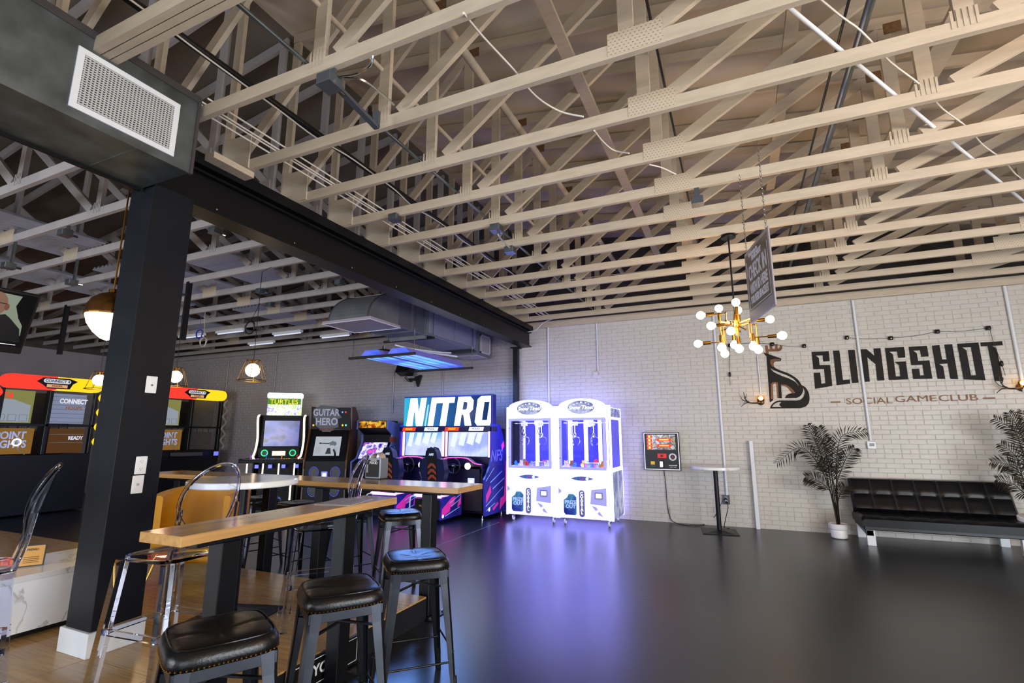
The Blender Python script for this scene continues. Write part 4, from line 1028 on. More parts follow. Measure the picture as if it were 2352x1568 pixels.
cols = ['#b83ad0', '#2a6ad0', '#e8a01c', '#d8302a']
for k in range(4):
    x = -.48+.32*k
    j = MB().tube([(x, -.36, .97), (x, -.36, 1.03)], .007, 8).ball((x, -.36, 1.04), .02).build('joystick', mat('stick_%d' % k, cols[k], .3, em=cols[k], es=.3), t, smooth=True)
    m = MB()
    for b_ in range(3): m.lathe([(.016, .97), (.016, .982), (0, .984)], 10, xf=Matrix.Translation((x+.06+.045*b_, -.38+.02*b_, 0)))
    m.build('buttons', mat('stick_%d' % k, cols[k]), t)
    MB().box(-.51+.32*k, -.485+.32*k, -.50, -.48, .50, .88).build('led_bar', glow('warm_led', '#ffe2c0'), t)
    MB().box(-.44+.28*k, -.36+.28*k, -.135, -.125, .76, .84).build('card_reader', mat('reader_blue', '#3030a8', .3, em='#6a70ff', es=1.4), t, bevel=.005)
for s_ in (-1, 1):
    MB().tube([(s_*.30+.065*math.cos(a), .02, 1.09+.065*math.sin(a)) for a in [2*PI*i/20 for i in range(20)]], .011, 6, closed=True).build('speaker_ring', glow('green_ring', '#3ee08a', 1.8), t, smooth=True)
    MB().plate([ell(s_*.30, 1.09, .055, .055)], XZ(.035), .01).build('speaker', M_RUBBER, t)
MB().box(-.44, .44, .04, .2, .98, 1.20).build('lower_bezel', ck, t)
MB().box(-.14, .14, .03, .04, 1.03, 1.13).build('info_screen', screen_mat('info_yellow', ['#6aa0ff', '#fff6d8', '#ffe98a', '#e8f0ff'], 6, 1.7), t)
MB().tube([(.40, -.42, .10), (.40, -.42, .55)], .018, 8).build('led_post', glow('warm_led', '#ffe2c0'), t)

# guitar game
t = thing('arcade_cabinet', 'black and orange guitar arcade cabinet with grey title letters and a guitar on its screen', 'arcade machine', (-8.02, 8.30, 0), math.radians(27), ARC)
orng = mat('burnt_orange_side', '#5a2a12', .35, noise=.5, nscale=3)
PROF = [(.62, .04), (.62, 1.88), (.34, 2.10), (.02, 2.10), (.08, 1.62), (.02, 1.50), (-.16, .98), (-.16, .04)]
for s_ in (-1, 1): MB().plate([PROF], YZ(s_*.42, s_), .03).build('side_panel', orng, t)
MB().box(-.42, .42, -.14, .58, .0, .95).build('cabinet', ck, t)
MB().plate([[(.58, .95), (.58, 1.6), (.12, 1.6), (-.10, .95)]], YZ(-.42, 1), .84).build('monitor_bezel', ck, t)
sc = MB().plate([[(-.08, 1.06), (.055, 1.46), (.07, 1.46), (-.06, 1.06)]], YZ(-.29, 1), .54).build('game_screen', mat('screen_grey', '#000000', .2, em='#c2c8d2', es=.8), t)
tilt = math.atan2(.135, .40)
XF = Matrix.Translation((-.02, -.083, 1.06)) @ Matrix.Rotation(-tilt, 4, 'X')
SC2 = lambda u, v, w_: XF @ Vector((u, -w_, v))
g_ = mat('screen_dark', '#1c2024', .4, em='#3a4248', es=.5)
MB().plate([[(-.02, .04), (.10, .04), (.07, .17), (.01, .17)]], SC2, .002).build('track_picture', g_, sc)
body = [(.02, .285), (.06, .30), (.10, .33), (.12, .31), (.16, .31), (.19, .27), (.18, .23), (.14, .21), (.12, .235), (.09, .23), (.05, .215), (.06, .245), (.03, .255)]
MB().plate([body], SC2, .002).build('guitar_picture', mat('screen_pale', '#2a2e30', .4, em='#6f7a80', es=.7), sc)
MB().plate([[(-.13, .265), (.03, .258), (.03, .275), (-.13, .282), (-.17, .295), (-.18, .27), (-.15, .258)]], SC2, .003).build('guitar_neck', g_, sc)
for k in range(5): MB().plate([[(-.24, .06+.03*k), (-.12, .06+.03*k), (-.12, .064+.03*k), (-.24, .064+.03*k)]], SC2, .002).plate([[(.14, .06+.03*k), (.24, .06+.03*k), (.24, .064+.03*k), (.14, .064+.03*k)]], SC2, .002).build('caption_line', mat('screen_line', '#1c2024', .4, em='#8a9098', es=.6), sc)
MB().box(-.42, .42, .04, .50, 1.62, 2.08).build('marquee', ck, t)
bd = [(-.38, 2.04), (-.22, 2.13), (.10, 2.10), (.16, 1.98), (.24, 1.86), (.16, 1.84), (.18, 1.66), (.05, 1.62), (.02, 1.56), (-.16, 1.56), (-.20, 1.62), (-.30, 1.68), (-.32, 1.82), (-.37, 1.88)]
MB().plate([bd], XZ(.04), .015).build('title_board', mat('title_grey_back', '#2c2a32', .4), t)
letters('GUITAR', .20, mat('title_grey_glow', '#8f8d98', .4, em='#8a8896', es=.30), t, (-.10, .020, 1.965), bold=.006, sx=.78)  # grey letters lightened by a low glow, not lamps
letters('HERO', .21, mat('title_grey_glow', '#8f8d98'), t, (-.08, .020, 1.77), bold=.006, sx=.85)
letters('ARCADE', .075, mat('title_rust', '#7a2f18', .5), t, (-.07, .018, 1.61), bold=.002)
for x, z, c in ((.24, 1.98, '#4a7aff'), (.31, 1.98, '#ff2a1c'), (.26, 1.70, '#ffa52a'), (.33, 1.70, '#5adcb0'), (-.36, 1.70, '#ffa52a')):
    MB().ball((x, .035, z), .02, n=10).build('marquee_bulb', glow('bulb_'+c[1:], c, 2.2), t, smooth=True)
for s_ in (-1, 1):
    MB().tube([(s_*.43, .02, 1.60), (s_*.43, -.16, .98), (s_*.43, -.17, .80)], .009, 6).build('edge_trim', M_BRASS, t)
BL = glow('blue_dot_led', '#5a5aff', 3.0)
for cx, cz in ((-.22, .72), (.22, .72), (-.22, .36), (.22, .36)):
    m = MB()
    for k in range(26):
        a = 2*PI*k/26; m.ball((cx+.095*math.cos(a), -.155, cz+.115*math.sin(a)), .006, n=6)
    m.build('led_ring', BL, t, props={'kind': 'stuff'})
    MB().plate([ell(cx, cz, .085, .10)], XZ(-.142), .008).build('speaker_cone', M_RUBBER, t)
MB().box(-.06, .06, -.16, -.145, .62, .74).build('card_reader', mat('reader_blue', '#3030a8'), t)
MB().box(-.035, .035, -.163, -.16, .64, .71).build('reader_screen', glow('white_screen', '#f4f4ff'), t)
MB().tube(smooth_path([(.20, -.16, 1.02), (.21, -.22, 1.12), (.18, -.24, 1.2)], 5), .02, 8).build('guitar_holder', M_RUBBER, t, smooth=True)

# light gun style cabinet
t = thing('arcade_cabinet', 'shorter black arcade cabinet with a fiery marquee and a purple cartoonish screen', 'arcade machine', (-6.98, 8.42, 0), math.radians(10), ARC)
gs = mat('blue_grey_side', '#5a5f86', .35, noise=.2, nscale=3)
PROF = [(.80, .04), (.80, 1.50), (.62, 1.72), (.02, 1.80), (.0, 1.62), (.22, 1.50), (.22, 1.34), (.02, 1.02), (-.16, .96), (-.16, .04)]
for s_ in (-1, 1): MB().plate([PROF], YZ(s_*.33, s_), .03).build('side_panel', gs, t)
MB().box(-.33, .33, -.14, .75, .0, .93).build('cabinet', ck, t)
mq = MB().box(-.33, .33, .02, .5, 1.62, 1.79).build('marquee', ck, t)
MB().box(-.31, .31, .012, .02, 1.64, 1.78).build('marquee_print', screen_mat('fiery_print', ['#120805', '#2a1206', '#c87a1c', '#ffd84a', '#1c0c06'], 9, .9), mq)
letters('JURASSIC', .06, glow('gold_letter', '#ffd24a', 1.0), mq, (.0, .010, 1.74), bold=.002)
letters('PARK', .05, glow('red_letter', '#d83a1c', 1.0), mq, (.0, .010, 1.69), bold=.002)
MB().plate([[(.02, 1.62), (.5, 1.62), (.5, 1.0), (.26, 1.34), (.26, 1.5)]], YZ(-.33, 1), .66).build('hood', ck, t)
sc = MB().plate([[(-.02, 1.02), (.20, 1.34), (.215, 1.33), (-.005, 1.01)]], YZ(-.27, 1), .54).build('game_screen', screen_mat('purple_flash', ['#2a1c8a', '#8a7ce0', '#f0ecff', '#5a3ac0', '#e85ab8', '#241a78'], 5, 1.25), t)
MB().plate([[(-.16, .93), (.02, 1.0), (.02, .93)]], YZ(-.33, 1), .66).build('control_shelf', ck, t)
for s_ in (-1, 1):
    MB().tube([(s_*.15, -.13, .92), (s_*.15, -.15, 1.02)], .02, 8).build('gun_grip', mat('blue_gun', '#1c2c7a', .4), t)
MB().box(.365, .367, .1, .4, 1.35, 1.45).build('side_sticker', mat('rust_chevron', '#8a3a1c'), t)

# ------------------------------------------------------------------ painted wall mural
ML = WY1 - .0125
def mur(lp, o, s): # outline read on a close view of the wall, put onto the wall plane in metres
    return [[(lambda p: (p.x, p.z))(wy(o[0]+u/s, o[1]+v/s, ML)) for u, v in L] for L in lp]
mt = thing('painted_mural', 'black and bronze painted lettering and seated stag on the white brick wall', 'mural', (0, 0, 0))
S1, S2 = 9.8, 9.8
A = (1850, 780); B_ = (2070, 770)
LET = [
 (A, [[(138,272),(525,255),(548,480),(400,490),(387,352),(235,357),(300,410),(318,570),(555,565),(607,1038),(218,1105),(186,745),(333,738),(360,990),(450,975),(420,660),(178,665)]]),
 (A, [[(620,246),(765,240),(845,908),(1000,892),(1008,985),(705,1025)]]),
 (A, [[(957,230),(1110,225),(1198,965),(1047,978)]]),
 (A, [[(1240,215),(1372,208),(1552,360),(1530,198),(1690,188),(1780,912),(1618,922),(1578,550),(1392,392),(1450,938),(1330,948)]]),
 (A, [[(1790,185),(2218,160),(2250,400),(2088,410),(2065,265),(1890,270),(1972,330),(2035,822),(2138,822),(2108,572),(2005,498),(2262,485),(2315,890),(1882,908)]]),
 (B_, [[(168,258),(580,233),(620,475),(450,482),(425,338),(272,345),(352,402),(380,572),(635,560),(703,975),(270,983),(238,755),(405,745),(425,898),(515,898),(478,662),(225,672)]]),
 (B_, [[(690,230),(860,215),(920,540),(1025,540),(970,207),(1148,197),(1285,985),(1108,980),(1045,632),(858,648),(945,700),(992,980),(818,978)]]),
 (B_, [[(1258,188),(1738,158),(1898,1012),(1405,988)], [(1378,272),(1468,335),(1572,898),(1688,900),(1570,265)]]),
 (B_, [[(1778,160),(2272,130),(2288,222),(2050,235),(2148,300),(2298,1035),(2105,1025),(1945,243),(1800,248)]]),
]
for o_, lp in LET:
    MB().plate(mur(lp, o_, 9.8), XZ(ML), .0012).build('painted_letter', M_PAINTBLK, mt)
# small bronze lettering
for txt, pa, pb in (('SOCIAL', (1943, 921), (2050, 921)), ('GAME', (2056, 917), (2151, 915)), ('CLUB', (2156, 915), (2246, 913))):
    a = wy(*pa, ML); b = wy(*pb, ML)
    o_ = letters(txt, .135, M_PAINTBRN, mt, ((a.x+b.x)/2, ML-.0006, (a.z+b.z)/2), bold=0.0, name='painted_word')
    wd = max(v.co.x for v in o_.data.vertices)-min(v.co.x for v in o_.data.vertices)
    o_.scale = ((b.x-a.x)/wd, 1, 1)
for (x0, y0, x1, y1) in ((1908, 924, 1930, 922), (2258, 915, 2286, 913)):
    a = wy(x0, y0, ML); b = wy(x1, y1, ML); z = (a.z+b.z)/2
    MB().box(a.x, b.x, ML-.0012, ML, z-.010, z+.010).build('painted_dash', M_PAINTBRN, mt)
# stag: black body with pale gaps left open, bronze accents
DO = (1740, 780)
def crv(pts, n=5): return [(p.x, p.y) for p in smooth_path([(a, b, 0) for a, b in pts], n)]
body = [(120,255),(190,275),(360,335),(480,378),(462,425),(360,432)] + crv([(330,455),(322,500),(345,555),(450,610),(600,665),(720,730),(820,810),(880,905)], 4) + crv([(905,960),(912,1010),(900,1060),(850,1130),(780,1165)], 4) + [(548,1168)] + crv([(575,1115),(620,1085),(680,1070)], 3) + [(745,1065)] + crv([(700,1000),(630,945),(560,905),(468,890)], 3) + [(487,1170),(398,1170),(378,890)] + crv([(360,870),(330,868),(302,905)], 3) + [(312,1210),(245,1255),(178,330),(150,305)]
gap = crv([(255,565),(320,640),(480,720),(640,780),(760,850),(828,935)], 4) + crv([(812,890),(740,800),(640,735),(480,670),(350,620),(255,565)], 4)[:-1]
MB().plate(mur([body, gap], DO, 8.7125), XZ(ML), .0012).build('stag_body', M_PAINTBLK, mt)
tail = [(880,905)] + crv([(960,950),(1020,1050),(1040,1170),(1020,1270),(950,1340),(850,1368)], 4) + [(252,1373)] + crv([(265,1330),(310,1270),(370,1230),(440,1213)], 4) + [(790,1213)] + crv([(860,1200),(920,1140),(942,1060),(935,1000),(900,955)], 4)
tip = crv([(288,1345),(330,1290),(400,1252),(475,1243)], 3) + [(432,1300),(478,1345)]
MB().plate(mur([tail, tip], DO, 8.7125), XZ(ML), .0012).build('stag_tail', M_PAINTBLK, mt)
ant = [(148,115),(205,115),(208,175),(225,192),(248,195),(240,65),(292,60),(300,185),(350,185),(350,90),(400,85),(405,180),(430,170),(445,145),(440,110),(495,110),(497,165),(470,215),(420,232),(222,235),(222,285),(170,275)]
MB().plate(mur([ant], DO, 8.7125), XZ(ML), .0012).build('stag_antler', M_PAINTBRN, mt)
for lp in ([(258,398),(330,382),(445,385),(455,415),(360,425),(325,455),(318,500),(330,548),(290,530),(255,480)], [(470,892),(560,898),(640,938),(710,1000),(755,1065),(690,1072),(630,985),(560,930),(472,912)], [(262,890),(300,850),(360,842),(408,862),(425,1170),(395,1170),(375,885),(340,872),(305,905),(318,1185),(272,1180)]):
    MB().plate(mur([lp], DO, 8.7125), XZ(ML-.0012), .0008).build('bronze_accent', M_PAINTBRN, mt)

# ------------------------------------------------------------------ conduits and fittings on the back wall
def wcond(px0, py0, px1, py1, r, lab, m=M_WHITEPAINT, name='wall_conduit'):
    a = wy(px0, py0, 9.375); b = wy(px1, py1, 9.375); x = (a.x+b.x)/2
    return tag(MB().tube([(x, 9.37, a.z), (x, 9.37, b.z)], r*1.25, 10).build(name, m, smooth=True), lab, 'conduit')
wcond(1258, 750, 1262, 930, .014, 'white painted conduit on the brick above the claw machines')
wcond(1371, 742, 1373, 852, .010, 'short white conduit ending in a small round-cornered box on the brick')
wcond(1640, 722, 1668, 1140, .016, 'white conduit down to the wall outlet behind the round table')
wcond(1740, 818, 1747, 905, .008, 'thin white conduit feeding the antler wall lamp')
wcond(1957, 690, 2001, 1012, .016, 'white conduit crossing the painted letters down to the thermostat')
wcond(2307, 657, 2352, 900, .018, 'thick conduit on the brick beside the last painted letter')
for i, (px, t_, bo) in enumerate(((514, 830, 1060), (633, 800, 900), (903, 850, 950), (1017, 850, 915))):
    wcond(px, t_, px+1, bo, .012, 'thin vertical conduit on the grey wall ' + ['near the basketball games', 'above the green marquee', 'under the black speaker', 'above the blue title screen'][i], M_GREY_BRICK)
def wbox(px, py, sx, sz, lab, m, name, cat, d=.04):
    q = wy(px, py, 9.36); t = thing(name, lab, cat, (q.x, 9.39, q.z))
    MB().box(-sx, sx, -d, 0, -sz, sz).build('box', m, t, bevel=.004); return t
wbox(1368, 858, .05, .04, 'small white box at the end of the short conduit on the brick', M_WHITE_BRICK, 'junction_box', 'junction box')
t = wbox(2002, 1022, .055, .055, 'white thermostat with grey display on the brick beside the palm', M_WHITE, 'thermostat', 'thermostat')
MB().box(-.03, .035, -.043, -.04, -.015, .03).build('display', mat('lcd_grey', '#6f7a7c', .3), t)
t = wbox(1668, 1147, .055, .075, 'grey metal power outlet with two plugs on the brick behind the round table', GB, 'wall_outlet', 'outlet')
for s_ in (-1, 1):
    MB().box(-.018, .018, -.046, -.04, s_*.03-.018, s_*.03+.018).build('socket', M_WHITE, t, bevel=.004)
    MB().tube([(0, -.04, s_*.03), (0, -.085, s_*.03-.01)], .014, 8).build('plug', M_RUBBER, t, smooth=True)
q = wy(1742, 1215, 9.33)
t = thing('white_post', 'short white post leaning against the brick between the round table and the palm', 'post', (q.x, 9.33, 0))
MB().box(-.03, .03, -.03, .03, 0, 1.40).build('shaft', M_WHITEPAINT, t, bevel=.006)
def on_wall(px, py, y=9.37): return wy(px, py, y)
wire([on_wall(1525, 1080), on_wall(1529, 1110), on_wall(1532, 1150), on_wall(1540, 1190), wz(1560, 1203, .012), wz(1600, 1207, .012), wz(1630, 1198, .03), on_wall(1645, 1180, 9.3), on_wall(1660, 1150, 9.32), on_wall(1667, 1145, 9.32)], .006, M_RUBBER, 'power_cord', 'black power cord hanging from the wall screen and looping to the outlet')
wire([on_wall(1671, 1152, 9.30), on_wall(1672, 1168, 9.26), on_wall(1668, 1185, 9.22), wz(1664, 1210, .008), wz(1675, 1213, .008)], .006, M_RUBBER, 'power_cord', 'second black cord dropping from the outlet to the floor by the round table')
a = on_wall(1541, 1170, 9.37)
tag(MB().box(a.x-.012, a.x+.012, 9.37, 9.39, .03, .26).box(a.x, a.x+.95, 9.378, 9.39, .03, .055).build('cable_raceway', M_WHITE_BRICK), 'white cable raceway along the foot of the brick wall under the screen', 'raceway')

# wall screen kiosk
t = thing('wall_kiosk', 'black wall mounted screen with white border, red panel and round badge', 'kiosk', (-1.265, 9.385, .88))
KW, KH = .31, .665
MB().box(-KW, KW, -.075, 0, 0, KH).build('case', M_RUBBER, t, bevel=.006)
m = MB(); e = .022
m.box(-KW+.01, KW-.01, -.078, -.075, .012, .012+.013).box(-KW+.01, KW-.01, -.078, -.075, KH-.025, KH-.012).box(-KW+.01, -KW+.023, -.078, -.075, .012, KH-.012).box(KW-.023, KW-.01, -.078, -.075, .012, KH-.012)
m.build('white_border', mat('bright_border', '#f2f2f6', .4, em='#e8e8f0', es=.25), t)
sc = MB().box(-KW+.065, KW-.065, -.078, -.075, .36, .62).build('screen', screen_mat('kiosk_art', ['#5a3a1c', '#c8b090', '#2a2a30', '#d8d8e8', '#8a6a4a'], 11, .9), t)
kr = mat('kiosk_red', '#e01c14', .4, em='#f0281c', es=.9); ky = mat('kiosk_yellow', '#ffd23a', .4, em='#ffd860', es=1.1)
for k in range(4):
    MB().box(-KW+.065, -KW+.155, -.080, -.078, .365+.064*k, .42+.064*k).build('red_tile', kr, sc); MB().box(-KW+.092, -KW+.128, -.082, -.080, .375+.064*k, .41+.064*k).build('yellow_tile', ky, sc)
for z in (.43, .53):
    MB().plate([arc(-.05, z, .026, PI/2, 3*PI/2, 8)+arc(.15, z, .026, -PI/2, PI/2, 8)], XZ(-.078), .003).build('red_banner', kr, sc)
    MB().box(-.03, .13, -.083, -.081, z-.008, z+.008).build('yellow_banner', ky, sc)
MB().box(-.07, .08, -.079, -.075, .215, .29).build('red_panel', mat('kiosk_panel_red', '#d8201c', .4, em='#d8201c', es=.3), t)
MB().plate([ell(0, .252, .028, .022, 12)], XZ(-.079), .001).build('panel_mark', mat('maroon', '#6a100c', .5), t)
rb = MB().plate([ell(.185, .235, .065, .065), ell(.185, .235, .04, .04)[::-1]], XZ(-.076), .003).build('round_badge', mat('badge_white', '#d8d8dc', .4), t)
letters('TOUCH', .022, M_RUBBER, rb, (.185, -.0795, .288)); letters('TUNES', .022, M_RUBBER, rb, (.185, -.0795, .183))
MB().plate([[(.165, .215), (.205, .215), (.20, .25), (.185, .262), (.17, .25)]], XZ(-.076), .003).build('badge_mark', mat('rust_mark', '#8a2a14', .5), rb)
MB().box(-.195, -.125, -.079, -.075, .10, .155).build('yellow_sticker', mat('sticker_yellow', '#e8c020', .4), t)
MB().box(-.20, -.12, -.082, -.075, .055, .095).build('bill_slot', mat('slot_grey', '#2a2a2e', .3), t)
MB().box(-.045, .03, -.10, -.075, .04, .17).build('card_reader', M_RUBBER, t, bevel=.004)
MB().box(-.035, .015, -.103, -.10, .06, .155).build('reader_screen', glow('white_screen', '#f4f4ff'), t)
MB().plate([[(.11, .085), (.235, .085), (.235, .078), (.255, .090), (.235, .103), (.235, .096), (.11, .096)]], XZ(-.075), .003).build('arrow', M_WHITE, t)
letters('INSERT HERE', .02, M_WHITE, t, (.18, -.0775, .06))

# small black light pucks strung on a cable
PK_ = [(1676, 793), (1774, 790), (1847, 794), (1945, 775), (2046, 776), (2153, 761), (2270, 753)]
pn = ['behind the chandelier bulbs', 'on top of the stag antler', 'just right of the stag antler', 'above the first big letter', 'above the letter N', 'above the second letter S', 'above the last letter T']
for i, (px, py) in enumerate(PK_):
    q = on_wall(px, py, 9.36); t = thing('puck_light', 'small black puck light on the cable, ' + pn[i], 'light', (q.x, 9.39, q.z), 0, 'black puck lights on the mural wall')
    MB().box(-.028, .028, -.05, 0, -.03, .03).build('housing', M_RUBBER, t, bevel=.008)
    MB().lathe([(.02, 0), (.02, .01), (0, .012)], 12, xf=Matrix.Translation((0, -.05, 0)) @ Matrix.Rotation(PI/2, 4, 'X')).build('lens', mat('smoked_lens', '#1c1a18', .1), t)
for i in range(6):
    if i == 2: continue
    a = on_wall(*PK_[i], 9.375); b = on_wall(*PK_[i+1], 9.375); mid = (a+b)/2 + Vector((0, 0, -.02 if i != 0 else .03))
    wire([a, mid, b], .0035, M_RUBBER, 'light_cable', 'thin black cable between puck lights, %s run along the wall' % ordn[i if i < 2 else i-1])
def hanger(pts, lab):
    P = [on_wall(*p, 9.36) for p in pts]; t = thing('hanging_switch', lab, 'switch', P[0])
    MB().tube([p-P[0] for p in P], .0035, 6).build('cord', M_RUBBER, t)
    c = P[len(P)//2]-P[0]
    MB().tube([c+Vector((0, 0, -.04)), c+Vector((0, 0, -.02)), c+Vector((0, 0, .03)), c+Vector((0, 0, .045))], [.008, .018, .018, .008], 10).build('switch', M_RUBBER, t, smooth=True)
hanger([(1676, 797), (1675, 830), (1676, 860), (1677, 885)], 'thin cord with an inline switch hanging below the chandelier on the wall')
hanger([(2274, 757), (2281, 785), (2301, 835), (2309, 862)], 'black cord with an oval switch hanging over the letter T')

# antler wall lamps
def antler(px, py, lab, s=1):
    q = wy(px, py, 9.30); t = thing('antler_lamp', lab, 'wall lamp', (q.x, 9.39, q.z))
    MB().lathe([(.0, .0), (.05, .0), (.055, .012), (.02, .03), (0, .03)], 18, xf=Matrix.Rotation(PI/2, 4, 'X')).build('backplate', mat('bronze', '#5a3c1c', .35, metal=.7), t, smooth=True)
    MB().tube([(0, -.02, 0), (0, -.09, 0), (0, -.10, .03)], .011, 8).build('arm', mat("bronze"), t, smooth=True)
    m = MB(); blk = M_RUBBER
    m.tube(smooth_path([(-.01, -.07, -.015), (-.10*s, -.08, -.02), (-.18*s, -.09, -.01), (-.24*s, -.10, .06), (-.25*s, -.10, .16)], 5), [.014*(1-.6*i/20) for i in range(21)], 8)
    m.tube(smooth_path([(-.17*s, -.09, -.01), (-.24*s, -.09, -.02), (-.31*s, -.10, -.08)], 5), [.010*(1-.6*i/10) for i in range(11)], 6)
    m.tube(smooth_path([(-.18*s, -.09, 0), (-.27*s, -.11, .03), (-.31*s, -.11, .10)], 5), [.009*(1-.6*i/10) for i in range(11)], 6)
    m.tube(smooth_path([(-.235*s, -.10, .06), (-.22*s, -.11, .10), (-.215*s, -.12, .14)], 5), [.008*(1-.6*i/10) for i in range(11)], 6)
    m.build('antler', blk, t, smooth=True)
    MB().ball((0, -.10, .055), .034, n=16).build('bulb', glow('amber_bulb', '#ffd9a0', 7), t, smooth=True)
    MB().lathe([(.02, .0), (.055, .02), (.062, .06), (.05, .10)], 20, xf=Matrix.Translation((0, -.10, -.005))).build('glass_shade', mat('amber_glass', '#ffcf88', .02, trans=1.0, ior=1.08), t, smooth=True)
    point('antler_lamp_light', (q.x, 9.25, q.z+.06), 1.6, (1, .66, .34), .03)
antler(1748, 922, 'small amber wall lamp with a black antler arm beside the painted stag')
antler(2352, 888, 'small amber wall lamp at the frame edge past the painted letters')

# ------------------------------------------------------------------ black futon sofa
t = thing('futon_sofa', 'black tufted leather futon sofa with white block legs against the white brick wall', 'sofa', (2.40, 8.95, 0))
SL = mat('black_sofa_leather', '#0a0b0f', .36, bump=.05, bscale=60, spec=.32)
def pillow(W_, D_, nx, ny, thick, bulge, xf, name, parent, puckers=True):
    rx, ry = nx*8, ny*8; vs = []
    for j in range(ry+1):
        for i in range(rx+1):
            u, v = i/rx, j/ry; cu = abs(math.sin(PI*u*nx)); cv = abs(math.sin(PI*v*ny))
            h = bulge*(min(1, cu*1.6)**.6)*(min(1, cv*1.6)**.6)
            e = min(u, 1-u)*W_; g_ = min(v, 1-v)*D_; rr_ = .035
            drop = sum((rr_-math.sqrt(max(0, rr_*rr_-(rr_-d_)**2))) if d_ < rr_ else 0 for d_ in (e, g_))
            vs.append(xf @ Vector(((u-.5)*W_, (v-.5)*D_, thick+h-drop*.9)))
    k = len(vs); vs2 = [xf @ Vector(((u_-.5)*W_, (v_-.5)*D_, 0)) for (u_, v_) in ((0,0),(1,0),(1,1),(0,1))]
    m = MB(); fs = [(j*(rx+1)+i, j*(rx+1)+i+1, (j+1)*(rx+1)+i+1, (j+1)*(rx+1)+i) for j in range(ry) for i in range(rx)]
    bot = [i for i in range(rx+1)] + [j*(rx+1)+rx for j in range(1, ry+1)] + [ry*(rx+1)+i for i in range(rx-1, -1, -1)] + [j*(rx+1) for j in range(ry-1, 0, -1)]
    low = []
    for b in bot:
        j, i = divmod(b, rx+1); low.append(xf @ Vector(((i/rx-.5)*W_*.99, (j/ry-.5)*D_*.99, 0)))
    m.add(vs+low, fs+[(bot[a], bot[(a+1) % len(bot)], k+(a+1) % len(bot), k+a) for a in range(len(bot))]+[tuple(k+a for a in range(len(bot)))])
    o = m.build(name, SL, parent, smooth=True)
    st = MB(); sw = mat('grey_stitching', '#3a3c42', .5)
    for i in range(1, nx):
        for d_ in (-.006, .006):
            pts = [xf @ Vector(((i/nx-.5)*W_+d_, (j/ry-.5)*D_, thick+.003+bulge*.35*(abs(math.sin(PI*j/ry*ny))**.6)*.6)) for j in range(1, ry)]
            st.tube(pts, .0018, 4)
    st.build('stitching', sw, o, props={'kind': 'stuff'})
    return o
LW = 1.86
pillow(LW, .70, 7, 2, .13, .016, Matrix.Translation((0, -.06, .26)), 'seat_cushion', t)
ang = math.radians(66)
pillow(LW, .50, 7, 2, .10, .020, Matrix.Translation((0, .265, .60)) @ Matrix.Rotation(ang, 4, 'X') @ Matrix.Translation((0, 0, 0)), 'backrest', t)
MB().box(-LW/2+.02, LW/2-.02, -.38, .24, .21, .265).build('frame', M_RUBBER, t, bevel=.01)
for x in (-.83, .80):
    for y in (-.30, .32):
        MB().box(x-.05, x+.05, y-.03, y+.03, 0, .21).build('leg', M_WHITEPAINT, t, bevel=.004)
MB().add([(-.88, -.33, .13), (-.80, -.33, .13), (-.80, .32, .20), (-.88, .32, .20), (-.88, -.33, .20), (-.80, -.33, .20), (-.80, .32, .26), (-.88, .32, .26)], [(0,3,2,1),(4,5,6,7),(0,1,5,4),(1,2,6,5),(2,3,7,6),(3,0,4,7)]).build('side_rail', mat('grey_rail', '#8a8c90', .4), t)

# ------------------------------------------------------------------ palms in pots
def palm(loc, fr_, lab, seed, pot=True):
    random.seed(seed)
    t = thing('potted_palm', lab, 'plant', loc)
    L0 = Vector(loc)
    MB().lathe([(.0, .0), (.085, 0), (.105, .015), (.112, .11), (.108, .125), (.125, .135), (.130, .15), (.128, .205), (.118, .21), (.112, .20), (.0, .185)], 30).build('pot', M_WHITE, t, smooth=True)
    MB().lathe([(0, .188), (.112, .19)], 20).build('soil', mat('dark_soil', '#1c1713', .9), t)
    for f in fr_:
        P = [Vector((random.uniform(-.03, .03), random.uniform(-.03, .03), .19))] + [Vector(p)-L0 for p in f]
        sp = smooth_path(P, 9); n = len(sp); m = MB()
        m.tube(sp, [.009*(1-.75*i/(n-1)) for i in range(n)], 6)
        for i in range(int(n*.36), n):
            fct = (i/n-.36)/.64; ln = .165*(math.sin(PI*min(1, .18+fct*.80)))**.7 + .03
            tg = (sp[min(i+1, n-1)]-sp[i-1]).normalized()
            sd = tg.cross(Vector((0, -1, .25))).normalized()
            for s_ in (-1, 1):
                d = (sd*s_*.9 + tg*.75 + Vector((random.uniform(-.12, .12), random.uniform(-.35, .05), random.uniform(-.1, .1)))).normalized()
                w_ = tg*.008; b = sp[i] + tg*random.uniform(0, .012)
                p1 = b + d*ln*.5 + Vector((0, 0, -.004)); p2 = b + d*ln + Vector((0, 0, -.12*ln-.02*random.random()))
                nrm = Vector((0, -.004, 0))
                m.add([b-w_*.4, b+w_*.4, p1+w_*1.1, p2, p1-w_*1.1, p1+nrm], [(0, 1, 5), (1, 2, 5), (2, 3, 5), (3, 4, 5), (4, 0, 5)])
        m.build('frond', M_LEAF, t)
    return t
P_ = lambda L: [wy(a, b, y) for a, b, y in L]
